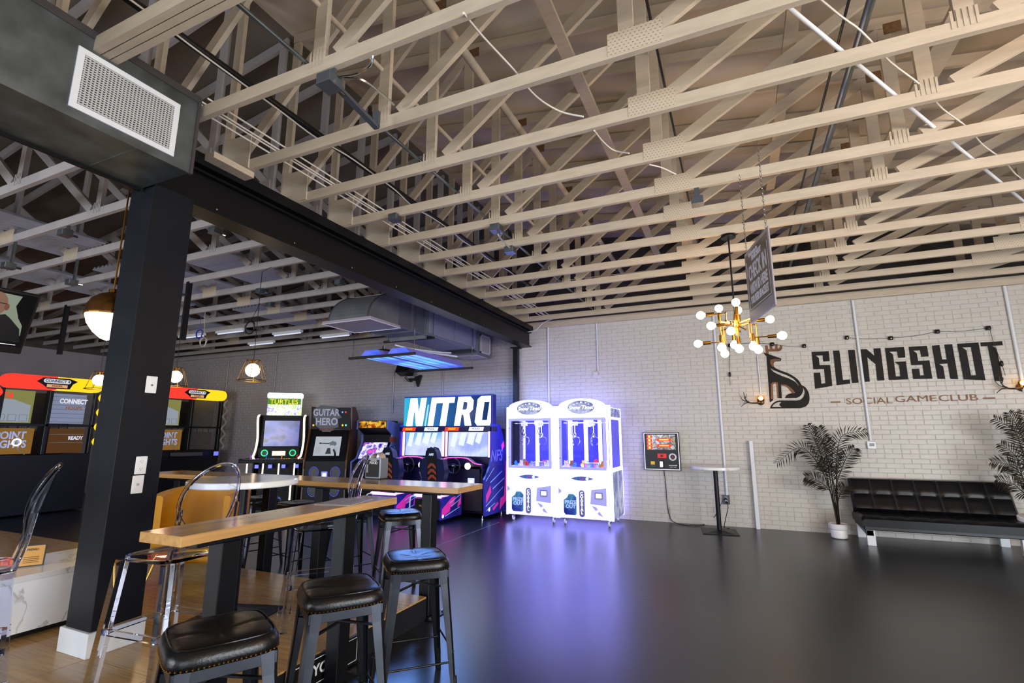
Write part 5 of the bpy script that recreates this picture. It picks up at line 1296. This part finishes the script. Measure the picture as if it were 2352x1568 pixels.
palm((1.25, 9.02, 0), [
 P_([(1905,1120,9.0), (1872,1055,8.95), (1835,1028,8.9), (1786,1062,8.85)]),
 P_([(1905,1120,9.0), (1888,1050,9.0), (1868,1005,8.95), (1855,978,8.9)]),
 P_([(1910,1120,9.05), (1898,1050,9.05), (1888,1010,9.05), (1880,982,9.05)]),
 P_([(1922,1120,9.0), (1922,1050,8.95), (1935,1000,8.9), (1985,990,8.85)]),
 P_([(1920,1125,8.95), (1932,1080,8.9), (1945,1050,8.88), (1962,1030,8.85)]),
 P_([(1912,1140,8.95), (1895,1115,8.9), (1872,1100,8.85), (1852,1095,8.82)]),
 P_([(1915,1130,9.05), (1910,1080,9.1), (1912,1040,9.12), (1900,1010,9.15)]),
 P_([(1925,1150,8.95), (1932,1130,8.92), (1940,1118,8.9)]),
 P_([(1915,1110,8.95), (1900,1075,8.9), (1885,1060,8.85)]),
], 'tall potted palm with dark leaves in a white pot beside the sofa end', 4)
palm((3.62, 8.95, 0), [
 P_([(2375,1120,8.9), (2350,1040,8.85), (2330,990,8.8), (2285,962,8.75)]),
 P_([(2375,1120,8.9), (2358,1030,8.85), (2340,985,8.8), (2318,950,8.75)]),
 P_([(2375,1120,8.9), (2365,1030,8.85), (2360,980,8.8), (2350,945,8.75)]),
 P_([(2370,1140,8.85), (2345,1090,8.8), (2320,1068,8.75), (2280,1060,8.7)]),
 P_([(2370,1140,8.85), (2350,1100,8.8), (2335,1050,8.75), (2300,1020,8.7)]),
 P_([(2375,1150,8.9), (2350,1130,8.85), (2325,1110,8.8), (2290,1100,8.75)]),
 P_([(2385,1100,8.95), (2400,1020,8.95), (2420,970,8.9)]),
 P_([(2385,1100,8.95), (2390,1010,9.0), (2385,950,9.0)]),
], 'potted palm with arching dark leaves past the far sofa end at the frame edge', 9)

# ------------------------------------------------------------------ chandelier
HY = 5.78
hub = wy(1690, 748, HY)
t = thing('chandelier', 'brass chandelier with fifteen round lit bulbs on a black rod', 'chandelier', (hub.x, HY, hub.z))
H0 = Vector((hub.x, HY, hub.z))
top = Vector((wy(1678, 548, HY).x, HY, 3.66))
MB().lathe([(.0, 3.66-hub.z+.035), (.075, 3.66-hub.z+.035), (.08, 3.66-hub.z+.02), (.075, 3.66-hub.z), (0, 3.66-hub.z)], 24).build('canopy', M_STEELBLK, t, smooth=True)
MB().tube([(0, 0, .12), (0, 0, 3.67-hub.z)], .009, 8).build('rod', M_STEELBLK, t, smooth=True)
MB().lathe([(.0, -.10), (.018, -.10), (.018, -.06), (.028, -.055), (.028, -.01), (.02, 0), (.028, .01), (.028, .06), (.018, .065), (.014, .13), (0, .13)], 18).build('hub', M_BRASS, t, smooth=True)
bulbs = [((1609,724),-.25,'h'),((1651,708),.10,'u'),((1690,694),-.05,'u'),((1695,712),.25,'u'),((1633,748),-.28,'h'),((1679,760),-.40,'f'),((1769,733),.30,'h'),((1797,770),-.15,'h'),
         ((1603,789),.10,'h'),((1658,798),-.20,'d'),((1665,812),.05,'d'),((1687,792),.30,'d'),((1698,801),-.02,'d'),((1731,795),-.22,'d'),((1742,803),.12,'d')]
for (p, dy, k) in bulbs:
    c = wy(p[0], p[1], HY+dy) - H0
    if k == 'h': ax = Vector((1 if c.x > 0 else -1, 0, 0))
    elif k == 'f': ax = Vector((0, -1, 0))
    else: ax = Vector((0, 0, 1 if k == 'u' else -1))
    so = c - ax*.062; b0 = c - ax*.135
    lev = -.015 if abs(b0.z) > .03 else b0.z
    if k in 'ud': el = Vector((b0.x, b0.y, .02 if k == 'd' else -.02)); path = [Vector((0, 0, el.z)), el, b0]
    else: el = Vector((b0.x*.45, b0.y, .01 if b0.z > 0 else -.01)); path = [Vector((0, 0, el.z)), el, Vector((el.x, el.y, b0.z)), b0]
    pp = [path[0]]
    for q_ in path[1:]:
        if (q_-pp[-1]).length > .005: pp.append(q_)
    arm = MB()
    for a_, b_ in zip(pp[:-1], pp[1:]): arm.tube([a_, b_], .0065, 8)
    for q_ in pp[1:-1]: arm.ball(q_, .013, n=8)
    ar = arm.build('arm', M_BRASS, t, smooth=True)
    MB().tube([b0, b0+ax*.055, so+ax*.012], [.017, .019, .019], 14).build('socket', M_BRASS, ar, smooth=True)
    xf = Matrix.Translation(c) @ ax.to_track_quat('Z', 'Y').to_matrix().to_4x4()
    MB().lathe([(.0, -.062), (.015, -.060), (.018, -.05)] + [(.043*math.sin(a), -.043*math.cos(a)) for a in [PI*(.18+.82*i/10) for i in range(11)]], 18, xf=xf).build('bulb', M_BULB, ar, smooth=True)

# ------------------------------------------------------------------ hanging check-in sign
RT, LT = Vector((.311, 3.90, 3.03)), Vector((.162, 4.50, 2.985)); RBm, LBm = Vector((.305, 3.90, 2.42)), Vector((.149, 4.50, 2.39))
mid = (RT+LT)/2; ang = math.atan2(RT.y-LT.y, RT.x-LT.x); SWd = (Vector((RT.x, RT.y))-Vector((LT.x, LT.y))).length; SH = .60
t = thing('hanging_sign', 'grey and white check in sign hanging on chains beside the chandelier', 'sign', (mid.x, mid.y, 2.41), ang)
sg = mat('sign_grey', '#6b6258', .22, metal=.3); sw = mat('sign_lettering', '#d2cdd6', .3)
MB().box(-SWd/2, SWd/2, 0, .012, 0, SH).build('panel', mat('sign_pale', '#a09aa0', .25, metal=.3), t, bevel=.002)
MB().box(-SWd/2+.03, SWd/2-.03, -.001, 0, .09, SH-.03).build('dark_field', sg, t)
m = MB()
for (x0, x1, z0, z1) in ((-SWd/2+.045, SWd/2-.045, .10, .106), (-SWd/2+.045, -SWd/2+.051, .10, SH-.09), (SWd/2-.051, SWd/2-.045, .10, SH-.09)): m.box(x0, x1, -.002, -.001, z0, z1)
m.build('border', sw, t)
for txt, z, sz, sx_ in (('Welcome to', .545, .05, .9), ('PINECREST', .50, .055, .9), ('CHECK IN', .385, .175, .56), ('WITH ID HERE', .255, .115, .58), ('FOR BEER BRACELET', .165, .085, .55)):
    letters(txt, sz, sw, t, (0 if txt[0] != 'W' or sz > .1 else -.08, -.002, z), sx=sx_, bold=.003)
for x in (-SWd/2+.05, SWd/2-.05):
    m = MB(); z = SH-.02; k = 0; zt = 3.71-2.41
    while z < zt:
        r1, r2 = .007, .014
        pts = [(x+(r1*math.cos(a) if k % 2 == 0 else 0), .006+(0 if k % 2 == 0 else r1*math.cos(a)), z+.012+r2*math.sin(a)) for a in [2*PI*i/8 for i in range(8)]]
        m.tube(pts, .0018, 4, closed=True); z += .021; k += 1
    m.build('chain', M_CHROME, t, props={'kind': 'stuff'})

# ------------------------------------------------------------------ hanging duct run beyond the beam
t = thing('hanging_duct', 'suspended duct run with a round elbow and flat register behind the steel beam', 'duct', (-4.95, 0, 0))
DD = mat('dull_duct_metal', '#85878f', .42, metal=.6, noise=.2, nscale=4)
x0, x1 = -.34, .36
out = [(5.32, 3.10)] + [(6.02-.70*math.cos(a), 3.10+.50*math.sin(a)) for a in [PI/2*i/12 for i in range(1, 13)]]
inn = [(6.02, 3.10)]
MB().plate([out+inn], YZ(x0, 1), x1-x0).build('elbow', DD, t)
rim = mat('dark_flange', '#4a4546')
MB().tube([(x1+.004, y, z) for y, z in out], .012, 6).tube([(x0-.004, y, z) for y, z in out], .012, 6).build('elbow_seam', rim, t)
rg = MB().box(x0-.05, x1+.12, 5.24, 5.92, 3.06, 3.10).build('register', mat('register_face', '#8f8b92', .5), t, bevel=.005)
m = MB(); m.box(x0-.05, x1+.12, 5.235, 5.25, 3.052, 3.06).box(x0-.05, x1+.12, 5.91, 5.925, 3.052, 3.06).box(x0-.055, x0-.035, 5.24, 5.92, 3.052, 3.06).box(x1+.10, x1+.125, 5.24, 5.92, 3.052, 3.06)
m.build('register_edge', mat('lit_edge', '#cfc8dc', .4), rg)
MB().box(x0, x1-.02, 6.02, 6.75, 3.12, 3.60).build('straight_duct', DD, t, bevel=.004)
MB().box(x0-.02, x1+.0, 6.36, 6.40, 3.10, 3.62).box(x0-.02, x1+.0, 6.74, 6.79, 3.06, 3.64).build('joint_band', DD, t)
MB().box(x0, x1, 6.79, 8.55, 3.13, 3.62).build('air_handler', mat('handler_panel', '#7c7e8c', .42, metal=.45), t, bevel=.004)
for (a, b) in ((6.84, 7.66), (7.69, 8.48)): MB().box(x1, x1+.008, a, b, 3.17, 3.58).build('access_panel', mat('panel_lilac', '#8e90a6' if a < 7 else '#6a6c78', .42, metal=.4), t, bevel=.002)
t.children[-1].data.materials[0] = mat('panel_steel', '#6a6c78', .42, metal=.5)
MB().box(x0, x1-.02, 8.60, 9.25, 3.08, 3.55).build('end_plenum', DD, t, bevel=.004)
gl = MB(); y0, y1, z0, z1 = 8.72, 9.16, 3.12, 3.50; b = .03
gl.box(x1-.02, x1-.006, y0, y1, z0, z0+b).box(x1-.02, x1-.006, y0, y1, z1-b, z1).box(x1-.02, x1-.006, y0, y0+b, z0, z1).box(x1-.02, x1-.006, y1-b, y1, z0, z1)
gf = gl.build('grille_frame', mat('cream_grille', '#b5afa6', .5), t)
for k in range(15):
    z = z0+b+(z1-z0-2*b)*(k+.5)/15; MB().box(x1-.02, x1-.010, y0+b, y1-b, z-.006, z+.005).build('slat', MATS['cream_grille'], gf)
MB().box(x0+.08, x1-.10, 8.70, 9.18, 3.07, 3.08).build('bottom_grille', MATS['cream_grille'], t)
UN = mat('dark_unistrut', '#33302f', .5, metal=.5)
for y in (6.95, 8.35):
    MB().box(x0-.30, x1+.04, y-.02, y+.02, 3.085, 3.125).build('trapeze_bar', UN, t)
    for x in (x0-.2, x1+.02): MB().tube([(x, y, 3.1), (x, y, 3.75)], .005, 6).build('hanger_rod', M_CHROME, t)
MB().tube(smooth_path([(x0-.1, 7.0, 3.05), (x0+.1, 7.2, 3.0), (.0, 7.6, 2.99), (.1, 8.0, 3.02)], 5), .014, 8).tube([(x0+.05, 7.0, 2.98), (x0+.45, 8.2, 2.98)], .02, 8).build('condensate_pipe', M_WHITEPAINT, t, smooth=True)

# pair of blue glowing reflector lamps on trapeze bars
t = thing('blue_light_fixture', 'pair of long blue glowing lamps hung on dark bars below the duct', 'light', (-5.14, 0, 0))
zb = 2.75
for y in (6.38, 8.26):
    MB().box(-.70, .62, y-.02, y+.02, zb-.02, zb+.02).build('trapeze_bar', UN, t)
    for x in (-.62, .60): MB().tube([(x, y, zb), (x, y, 3.72)], .005, 6).build('hanger_rod', M_CHROME, t)
BLG = screen_mat('blue_reflector', ['#2f4fd8', '#3f8ee8', '#56b0f8', '#6a70e0'], 1.6, 1.5, detail=1)
LV = mat('lilac_housing', '#8a80c8', .4, em='#6a62d8', es=.25)
for xc in (-.31, .24):
    m = MB(); w_ = .24
    vs = []
    for y in (6.46, 8.20): vs += [(xc-w_, y, zb+.02), (xc-w_*.55, y, zb+.13), (xc+w_*.55, y, zb+.13), (xc+w_, y, zb+.02)]
    m.add(vs, [(0, 1, 5, 4), (1, 2, 6, 5), (2, 3, 7, 6)]); h_ = m.build('housing', LV, t)
    MB().box(xc-w_*.9, xc+w_*.9, 6.48, 8.18, zb+.018, zb+.024).build('diffuser', BLG, h_)
    for x in (xc-.10, xc+.10): MB().box(x-.006, x+.006, 6.50, 8.16, zb+.008, zb+.018).build('louvre', LV, h_)
MB().lathe([(.0, 2.89), (.15, 2.89), (.11, 2.93), (.03, 2.95), (.03, 3.0), (0, 3.0)], 20, xf=Matrix.Translation((-.31, 6.78, 0))).build('reflector_cap', M_CHROME, t, smooth=True)
area('blue_fixture_light', (-5.17, 7.5, 2.73), (-5.17, 7.5, 0), 1.1, 1.7, 150, (.16, .36, 1))

# black loudspeaker on its bracket
q = wy(935, 862, 9.2)
t = thing('loudspeaker', 'black wall loudspeaker tilted on a bracket under the blue lights', 'speaker', (q.x, 9.38, 2.80))
MB().box(-.22, .14, -.36, -.12, -.05, .22, xf=Matrix.Rotation(-.35, 4, 'X')).build('cabinet', M_RUBBER, t, bevel=.02)
MB().tube([(.0, 0, -.10), (.0, -.12, -.10), (-.05, -.18, -.02)], .025, 8).build('arm', M_RUBBER, t)
MB().add([(.14, -.02, -.02), (.30, -.02, .02), (.22, -.02, -.24), (.14, -.10, -.02), (.30, -.10, .02), (.22, -.10, -.24)], [(0,1,2), (3,4,5), (0,1,4,3), (1,2,5,4), (2,0,3,5)]).build('bracket', M_RUBBER, t)
MB().box(-.05, .25, -.12, 0, -.10, -.05).build('wall_bar', M_RUBBER, t)

# ------------------------------------------------------------------ pendant lamps
def caged(loc, lab):
    t = thing('caged_pendant', lab, 'pendant lamp', loc, 0, 'brass wire cage pendants')
    MB().ball((0, 0, 0), .085, n=20).build('globe', glow('warm_globe', '#ffe6c4', 5), t, smooth=True)
    top_ = [(.085*math.cos(a), .085*math.sin(a), .125) for a in [2*PI*i/20 for i in range(20)]]
    bot = [(.165*math.cos(a), .165*math.sin(a), -.13) for a in [2*PI*i/28 for i in range(28)]]
    MB().tube(top_, .004, 6, closed=True).build('top_ring', M_BRASS, t, smooth=True)
    MB().tube(bot, .0055, 6, closed=True).build('bottom_ring', M_BRASS, t, smooth=True)
    for k in range(8):
        a = 2*PI*k/8; MB().tube([(.085*math.cos(a), .085*math.sin(a), .125), (.165*math.cos(a), .165*math.sin(a), -.13)], .0032, 6).build('cage_wire', M_BRASS, t)
    MB().tube([(-.085, 0, .125), (.085, 0, .125)], .004, 6).tube([(0, 0, .08), (0, 0, .13)], .02, 10).build('holder', M_BRASS, t)
    MB().tube([(0, 0, .13), (0, 0, 3.60-loc[2]), (0, near_truss(loc[1])-loc[1], 3.72-loc[2])], .004, 6).build('cord', M_RUBBER, t)
    point('pendant_light', (loc[0], loc[1], loc[2]-.2), 5, (1, .70, .42), .08)
caged((-5.54, 4.35, 2.30), 'brass wire cage pendant with a glowing globe hanging alone in front of the grey wall')
caged((-7.16, 4.41, 2.30), 'brass wire cage pendant whose globe just shows at the pillar edge toward the wall')
caged((-8.67, 4.24, 2.30), 'brass wire cage pendant at the far side of the pillar by the yellow game sign')
t = thing('dome_pendant', 'large brass dome pendant with a glowing white bowl half hidden by the pillar', 'pendant lamp', (-4.20, 2.06, 2.37))
MB().lathe([(.155, 0), (.150, .06), (.125, .115), (.08, .155), (.03, .175), (.03, .20), (0, .20)], 28).build('dome', mat('aged_brass', '#7a5228', .25, metal=.9), t, smooth=True)
MB().lathe([(0, -.19), (.04, -.175), (.09, -.13), (.13, -.07), (.150, .0)], 28).build('bowl', glow('bowl_glow', '#fff0d4', 3.2), t, smooth=True)
MB().lathe([(.157, -.006), (.157, .006)], 28).build('rim', M_BRASS, t)
MB().tube([(0, 0, .20), (0, 0, 1.42)], .006, 8).build('rod', M_BRASS, t)
point('pendant_light', (-4.20, 2.06, 2.10), 6, (1, .72, .44), .1)

# ------------------------------------------------------------------ ceiling hung television with a man on screen
TRc, TLc, BRc = Vector((-5.50, 2.16, 2.70)), Vector((-5.50, 1.10, 2.70)), Vector((-5.68, 2.16, 2.19))
ex = (TRc-TLc).normalized(); ez = (TRc-BRc).normalized(); ey = ez.cross(ex)
t = thing('television', 'ceiling hung television tilted downward showing a man in a black jumper', 'television', (0, 0, 0))
t.matrix_world = Matrix(((ex.x, ey.x, ez.x, BRc.x), (ex.y, ey.y, ez.y, BRc.y), (ex.z, ey.z, ez.z, BRc.z), (0, 0, 0, 1)))
TW, TH = (TRc-TLc).length, (TRc-BRc).length
MB().box(-TW, 0, 0, .05, 0, TH).build('case', M_RUBBER, t, bevel=.005)
scr = MB().box(-TW+.025, -.02, -.003, 0, .06, TH-.02).build('screen', mat('tv_black', '#000000', .2, em='#08090c', es=1), t)
fl = lambda d: (lambda u, v, w_: Vector((u, -.003-d-w_, v)))
MB().plate([[(-.45, .30), (-.05, .16), (-.06, .25), (-.10, .31), (-.14, .41), (-.12, TH-.04), (-.50, TH-.03)]], fl(0), .001).build('picture_wall', mat('tv_wall', '#000000', .4, em='#8f9a86', es=.8), scr)
MB().plate([[(-.60, .10), (-.04, .10), (-.07, .22), (-.15, .30), (-.19, .33), (-.28, .29), (-.50, .27)]], fl(.001), .001).build('picture_jumper', mat('tv_jumper', '#000000', .4, em='#101114', es=.8), scr)
MB().plate([ell(-.27, TH-.135, .075, .105, 22)], fl(.002), .001).build('picture_face', mat('tv_skin', '#000000', .4, em='#8a6652', es=.8), scr)
MB().plate([ell(-.195, TH-.15, .016, .030, 12)], fl(.0025), .001).build('picture_ear', mat('tv_skin2', '#000000', .4, em='#7a4a36', es=.8), scr)
MB().plate([[(-.34, TH-.125), (-.20, TH-.128), (-.20, TH-.121), (-.34, TH-.117)]], fl(.0035), .001).plate([ell(-.28, TH-.135, .028, .017, 12)], fl(.0035), .001).build('picture_glasses', mat('tv_dark', '#000000', .4, em='#0a0a0a', es=1), scr)
MB().plate([[(-.33, TH-.22), (-.28, TH-.245), (-.23, TH-.215), (-.28, TH-.19)]], fl(.0032), .001).build('picture_beard', mat('tv_beard', '#000000', .4, em='#5a4c44', es=.8), scr)
MB().box(-.50, -.06, -.005, -.004, .075, .079).build('caption_line', glow('white_screen', '#f4f4ff'), scr)
MB().box(-TW/2-.15, -TW/2+.15, .05, .09, TH/2-.12, TH/2+.12).build('mount_plate', M_RUBBER, t)
bpy.context.view_layer.update()
pt = t.matrix_world.inverted() @ Vector((-5.66, 1.6, 2.45)); p2 = t.matrix_world.inverted() @ Vector((-5.66, 1.6, 3.72))
MB().tube([pt, p2], .022, 10).build('ceiling_pole', M_RUBBER, t)
for i, (px, y_) in enumerate(((185, 4.45), (438, 4.9))):
    q = wz(px, 760, 3.0) if i else wz(px, 800, 3.0)
    q.y = near_truss(q.y)
    tag(MB().box(q.x-.03, q.x+.03, q.y-.03, q.y+.03, 2.85, 3.72).build('drop_pole', M_RUBBER), ['black drop pole above the nearer basketball game', 'black drop pole beside the coiled blue cable'][i], 'pole')
for i, (px, py, col) in enumerate(((458, 767, '#2a3fb0'), (467, 785, '#b9b3a4'))):
    q = wz(px, py, 3.3 if i == 0 else 3.15); c = []
    for k in range(44):
        a = 2*PI*k/11; rr = .085+.006*math.sin(k*1.7); c.append((rr*math.cos(a), .012*math.sin(k*.9), rr*math.sin(a)))
    o = MB().tube(c, .006, 5).tube([(0, 0, .08), (0, near_truss(q.y)-q.y, 3.74-q.z)], .004, 5).build('cable_coil', mat('coil_%d' % i, col, .5), smooth=True)
    o.location = q; tag(o, ['coil of blue cable hanging from the arcade trusses', 'coil of clear white cable hanging below the blue coil'][i], 'cable')
q = wz(574, 752, 3.25); c = []
for k in range(33):
    a = 2*PI*k/11; c.append((.11*math.cos(a)+.01*math.sin(k), .01*math.sin(k*.9), .11*math.sin(a)))
o = MB().tube(c, .005, 5).tube([(0, 0, .1), (0, near_truss(q.y)-q.y, 3.74-q.z)], .004, 5).build('cable_coil', M_RUBBER, smooth=True); o.location = q
tag(o, 'coil of black cable hanging beside the lamp cord', 'cable')

# ------------------------------------------------------------------ basketball games along the wall
HR = glow('hoop_red', '#ff3a2c', 1.25); HYW = glow('hoop_yellow', '#ffcf1c', 1.25)
def hoops(loc, lab, lit):
    t = thing('basketball_game', lab, 'arcade machine', loc, PI/2, 'basketball arcade games')
    W2 = .78; bk = M_RUBBER; gy = mat('grey_curtain', '#57524e', .8, noise=.2, nscale=6, stretch=(1, 1, 12))
    MB().box(-W2, W2, 0, 1.1, .02, 1.12).build('cabinet', bk, t, bevel=.01)
    MB().box(-W2, W2, 1.0, 1.08, 1.12, 2.36).build('back_panel', bk, t)
    for x in (-W2, W2-.06, -.05): MB().box(x, x+.06, .0, .10 if x != -.05 else .16, 1.12, 2.36).build('upright', bk, t, bevel=.006)
    MB().box(-W2, W2, .0, .06, 1.66, 1.70).build('cross_rail', bk, t)
    # rounded header in red and yellow
    L = arc(-W2+.10, 2.50, .13, PI/2, 3*PI/2, 8) + [(0, 2.37), (0, 2.63)]
    MB().plate([[(u, v) for u, v in L]], XZ(.10), .16).build('header_red', HR, t, bevel=.02)
    L = arc(W2-.10, 2.50, .13, -PI/2, PI/2, 8) + [(0, 2.63), (0, 2.37)]
    MB().plate([L], XZ(.10), .16).build('header_yellow', HYW, t, bevel=.02)
    MB().plate([[(-.32, 2.52), (-.22, 2.60), (.20, 2.61), (.34, 2.56), (.26, 2.50), (.22, 2.40), (-.14, 2.39), (-.22, 2.46)]], XZ(-.06), .01).build('badge_back', bk, t)
    nb = MB().plate([arc(-.18, 2.54, .04, PI/2, 3*PI/2, 6)+arc(.18, 2.54, .04, -PI/2, PI/2, 6)], XZ(-.07), .01).build('name_plate', glow('plate_white', '#dfe2e8', .9), t)
    letters('CONNECT 4', .07, mat('plate_ink', '#3a4a7a', .4), nb, (0, -.083, 2.54), bold=.002)
    hp = MB().box(-.16, .17, -.082, -.07, 2.415, 2.475).build('hoops_plate', glow('plate_peach', '#e8b080', .9), t)
    letters('HOOPS', .05, mat('hoops_ink', '#c8301c', .4), hp, (0, -.084, 2.445), bold=.002)
    # posters, net rows and score boards
    for s_, c in ((-1, -.40), (1, .38)):
        if s_ == -1:
            MB().box(c-.34, c+.20, .20, .21, 1.72, 2.34).build('backboard', glow('board_lime', '#a8a860', .55), t)
            MB().plate([[(c-.34, 1.74), (c+.16, 1.74), (c+.16, 2.06), (c-.10, 2.16), (c-.34, 2.18)]], XZ(.198), .003).build('board_white', glow('board_white', '#9fa8b4', .8), t)
            for k in range(3): 
                m = MB(); xx = c-.32+.165*k
                m.box(xx, xx+.12, .188, .190, 1.76, 1.764).box(xx, xx+.12, .188, .190, 1.876, 1.88).box(xx, xx+.004, .188, .190, 1.76, 1.88).box(xx+.116, xx+.12, .188, .190, 1.76, 1.88); m.build('target_box', mat('box_ink', '#5a62a0', .4), t)
            letters('T4', .16, mat('four_red', '#e03a2c', .4, em='#e03a2c', es=.8), t, (c-.22, .185, 2.22), bold=.006)
            MB().box(c-.34, c+.24, .10, .11, 1.14, 1.62).build('score_board', glow('board_orange', '#a87a34', .55), t)
            letters('POINT\nLIGHTS', .19, mat('board_letter', '#8f9ac0', .4, em='#8f9ac0', es=.7), t, (c-.10, .095, 1.40), bold=.006, sx=.8)
            MB().tube([(c+.22+.22*math.cos(a), .094, 1.38+.26*math.sin(a)) for a in [PI*(.6+.8*i/10) for i in range(11)]], .010, 6).build('board_arc', mat('arc_grey', '#9a9488', .5), t)
        else:
            if lit:
                MB().box(c-.30, c+.28, .20, .21, 1.72, 2.32).build('backboard', glow('board_pale', '#8f98b4', .75), t)
                letters('CONNECT', .13, mat('board_letter2', '#c8ccdc', .4, em='#c8ccdc', es=.8), t, (c+.06, .19, 2.17), bold=.005, sx=.75)
                letters('HOOPS', .085, mat('board_rust', '#8a5a34', .4, em='#8a5a34', es=.5), t, (c+.08, .19, 2.04), bold=.003)
                for k in range(7): MB().box(c-.30, c+.28, .196, .199, 1.75+.085*k, 1.756+.085*k).build('board_line', mat('box_ink', '#5a62a0'), t)
                MB().box(c-.30, c+.28, .10, .11, 1.14, 1.62).build('score_board', glow('board_brown', '#6a4420', .6), t)
                MB().box(c-.30, c+.28, .09, .10, 1.50, 1.512).box(c-.30, c+.28, .09, .10, 1.34, 1.352).build('board_stripe', mat('arc_grey', '#9a9488'), t)
                letters('READY', .10, MATS['board_letter2'], t, (c+.14, .09, 1.43), bold=.003, sx=.8)
            else:
                MB().box(c-.32, c+.30, .20, .21, 1.14, 2.36).build('curtain', gy, t)
        for k in range(4):
            x = c-.30+.15*k
            m = MB()
            for a in range(5): m.bar((x+.02+.022*a, .12, 1.57), (x+.005+.027*a, .12, 1.68), .003, .003).bar((x+.12-.022*a, .12, 1.57), (x+.13-.027*a, .12, 1.68), .003, .003)
            m.build('net', mat('net_grey', '#8a8880', .7), t, props={'kind': 'stuff'})
            MB().tube([(x+.07+.055*math.cos(a), .14+.05*math.sin(a), 1.685) for a in [2*PI*i/14 for i in range(14)]], .005, 5, closed=True).build('hoop', mat('hoop_dark', '#4a2a20', .5), t)
    for s_, m_, m2 in ((-1, HR, HYW), (1, HYW, HR)):
        off = mat('unlit_tube', '#8d857e', .4)
        pts = [(s_*(W2+.06+.05*math.sin(k*.9)), -.02, 1.13+.0435*k) for k in range(30)]
        MB().tube(smooth_path(pts, 2), .028, 8).build('wavy_tube', (m_ if lit else off), t, smooth=True)
        if s_ == 1 and lit:
            pts = [(s_*(W2+.24+.045*math.sin(k*.9+1)), .05, 1.13+.0435*k) for k in range(29)]
            MB().tube(smooth_path(pts, 2), .024, 8).build('wavy_tube', m2, t, smooth=True)
    if not lit:
        MB().box(.52, .64, -.20, -.18, .98, 1.08).build('card_reader', mat('reader_blue', '#3030a8'), t, bevel=.006)
        MB().box(-.45, .12, -.35, -.02, 1.0, 1.08, xf=Matrix.Identity(4)).build('ball_ramp', mat('mesh_grey', '#4a484c', .5), t)
    else:
        MB().tube([( -.44+.06*math.cos(a), -.02, 1.36+.06*math.sin(a)) for a in [2*PI*i/18 for i in range(18)]], .012, 6, closed=True).build('neon_ring', glow('neon_white', '#ffffff', 3), t, smooth=True)
hoops((-12.35, 5.30, 0), 'lit basketball game with red and yellow header and glowing wavy tubes', True)
hoops((-12.35, 8.15, 0), 'basketball game with a grey curtain and unlit wavy tubes past the pillar', False)
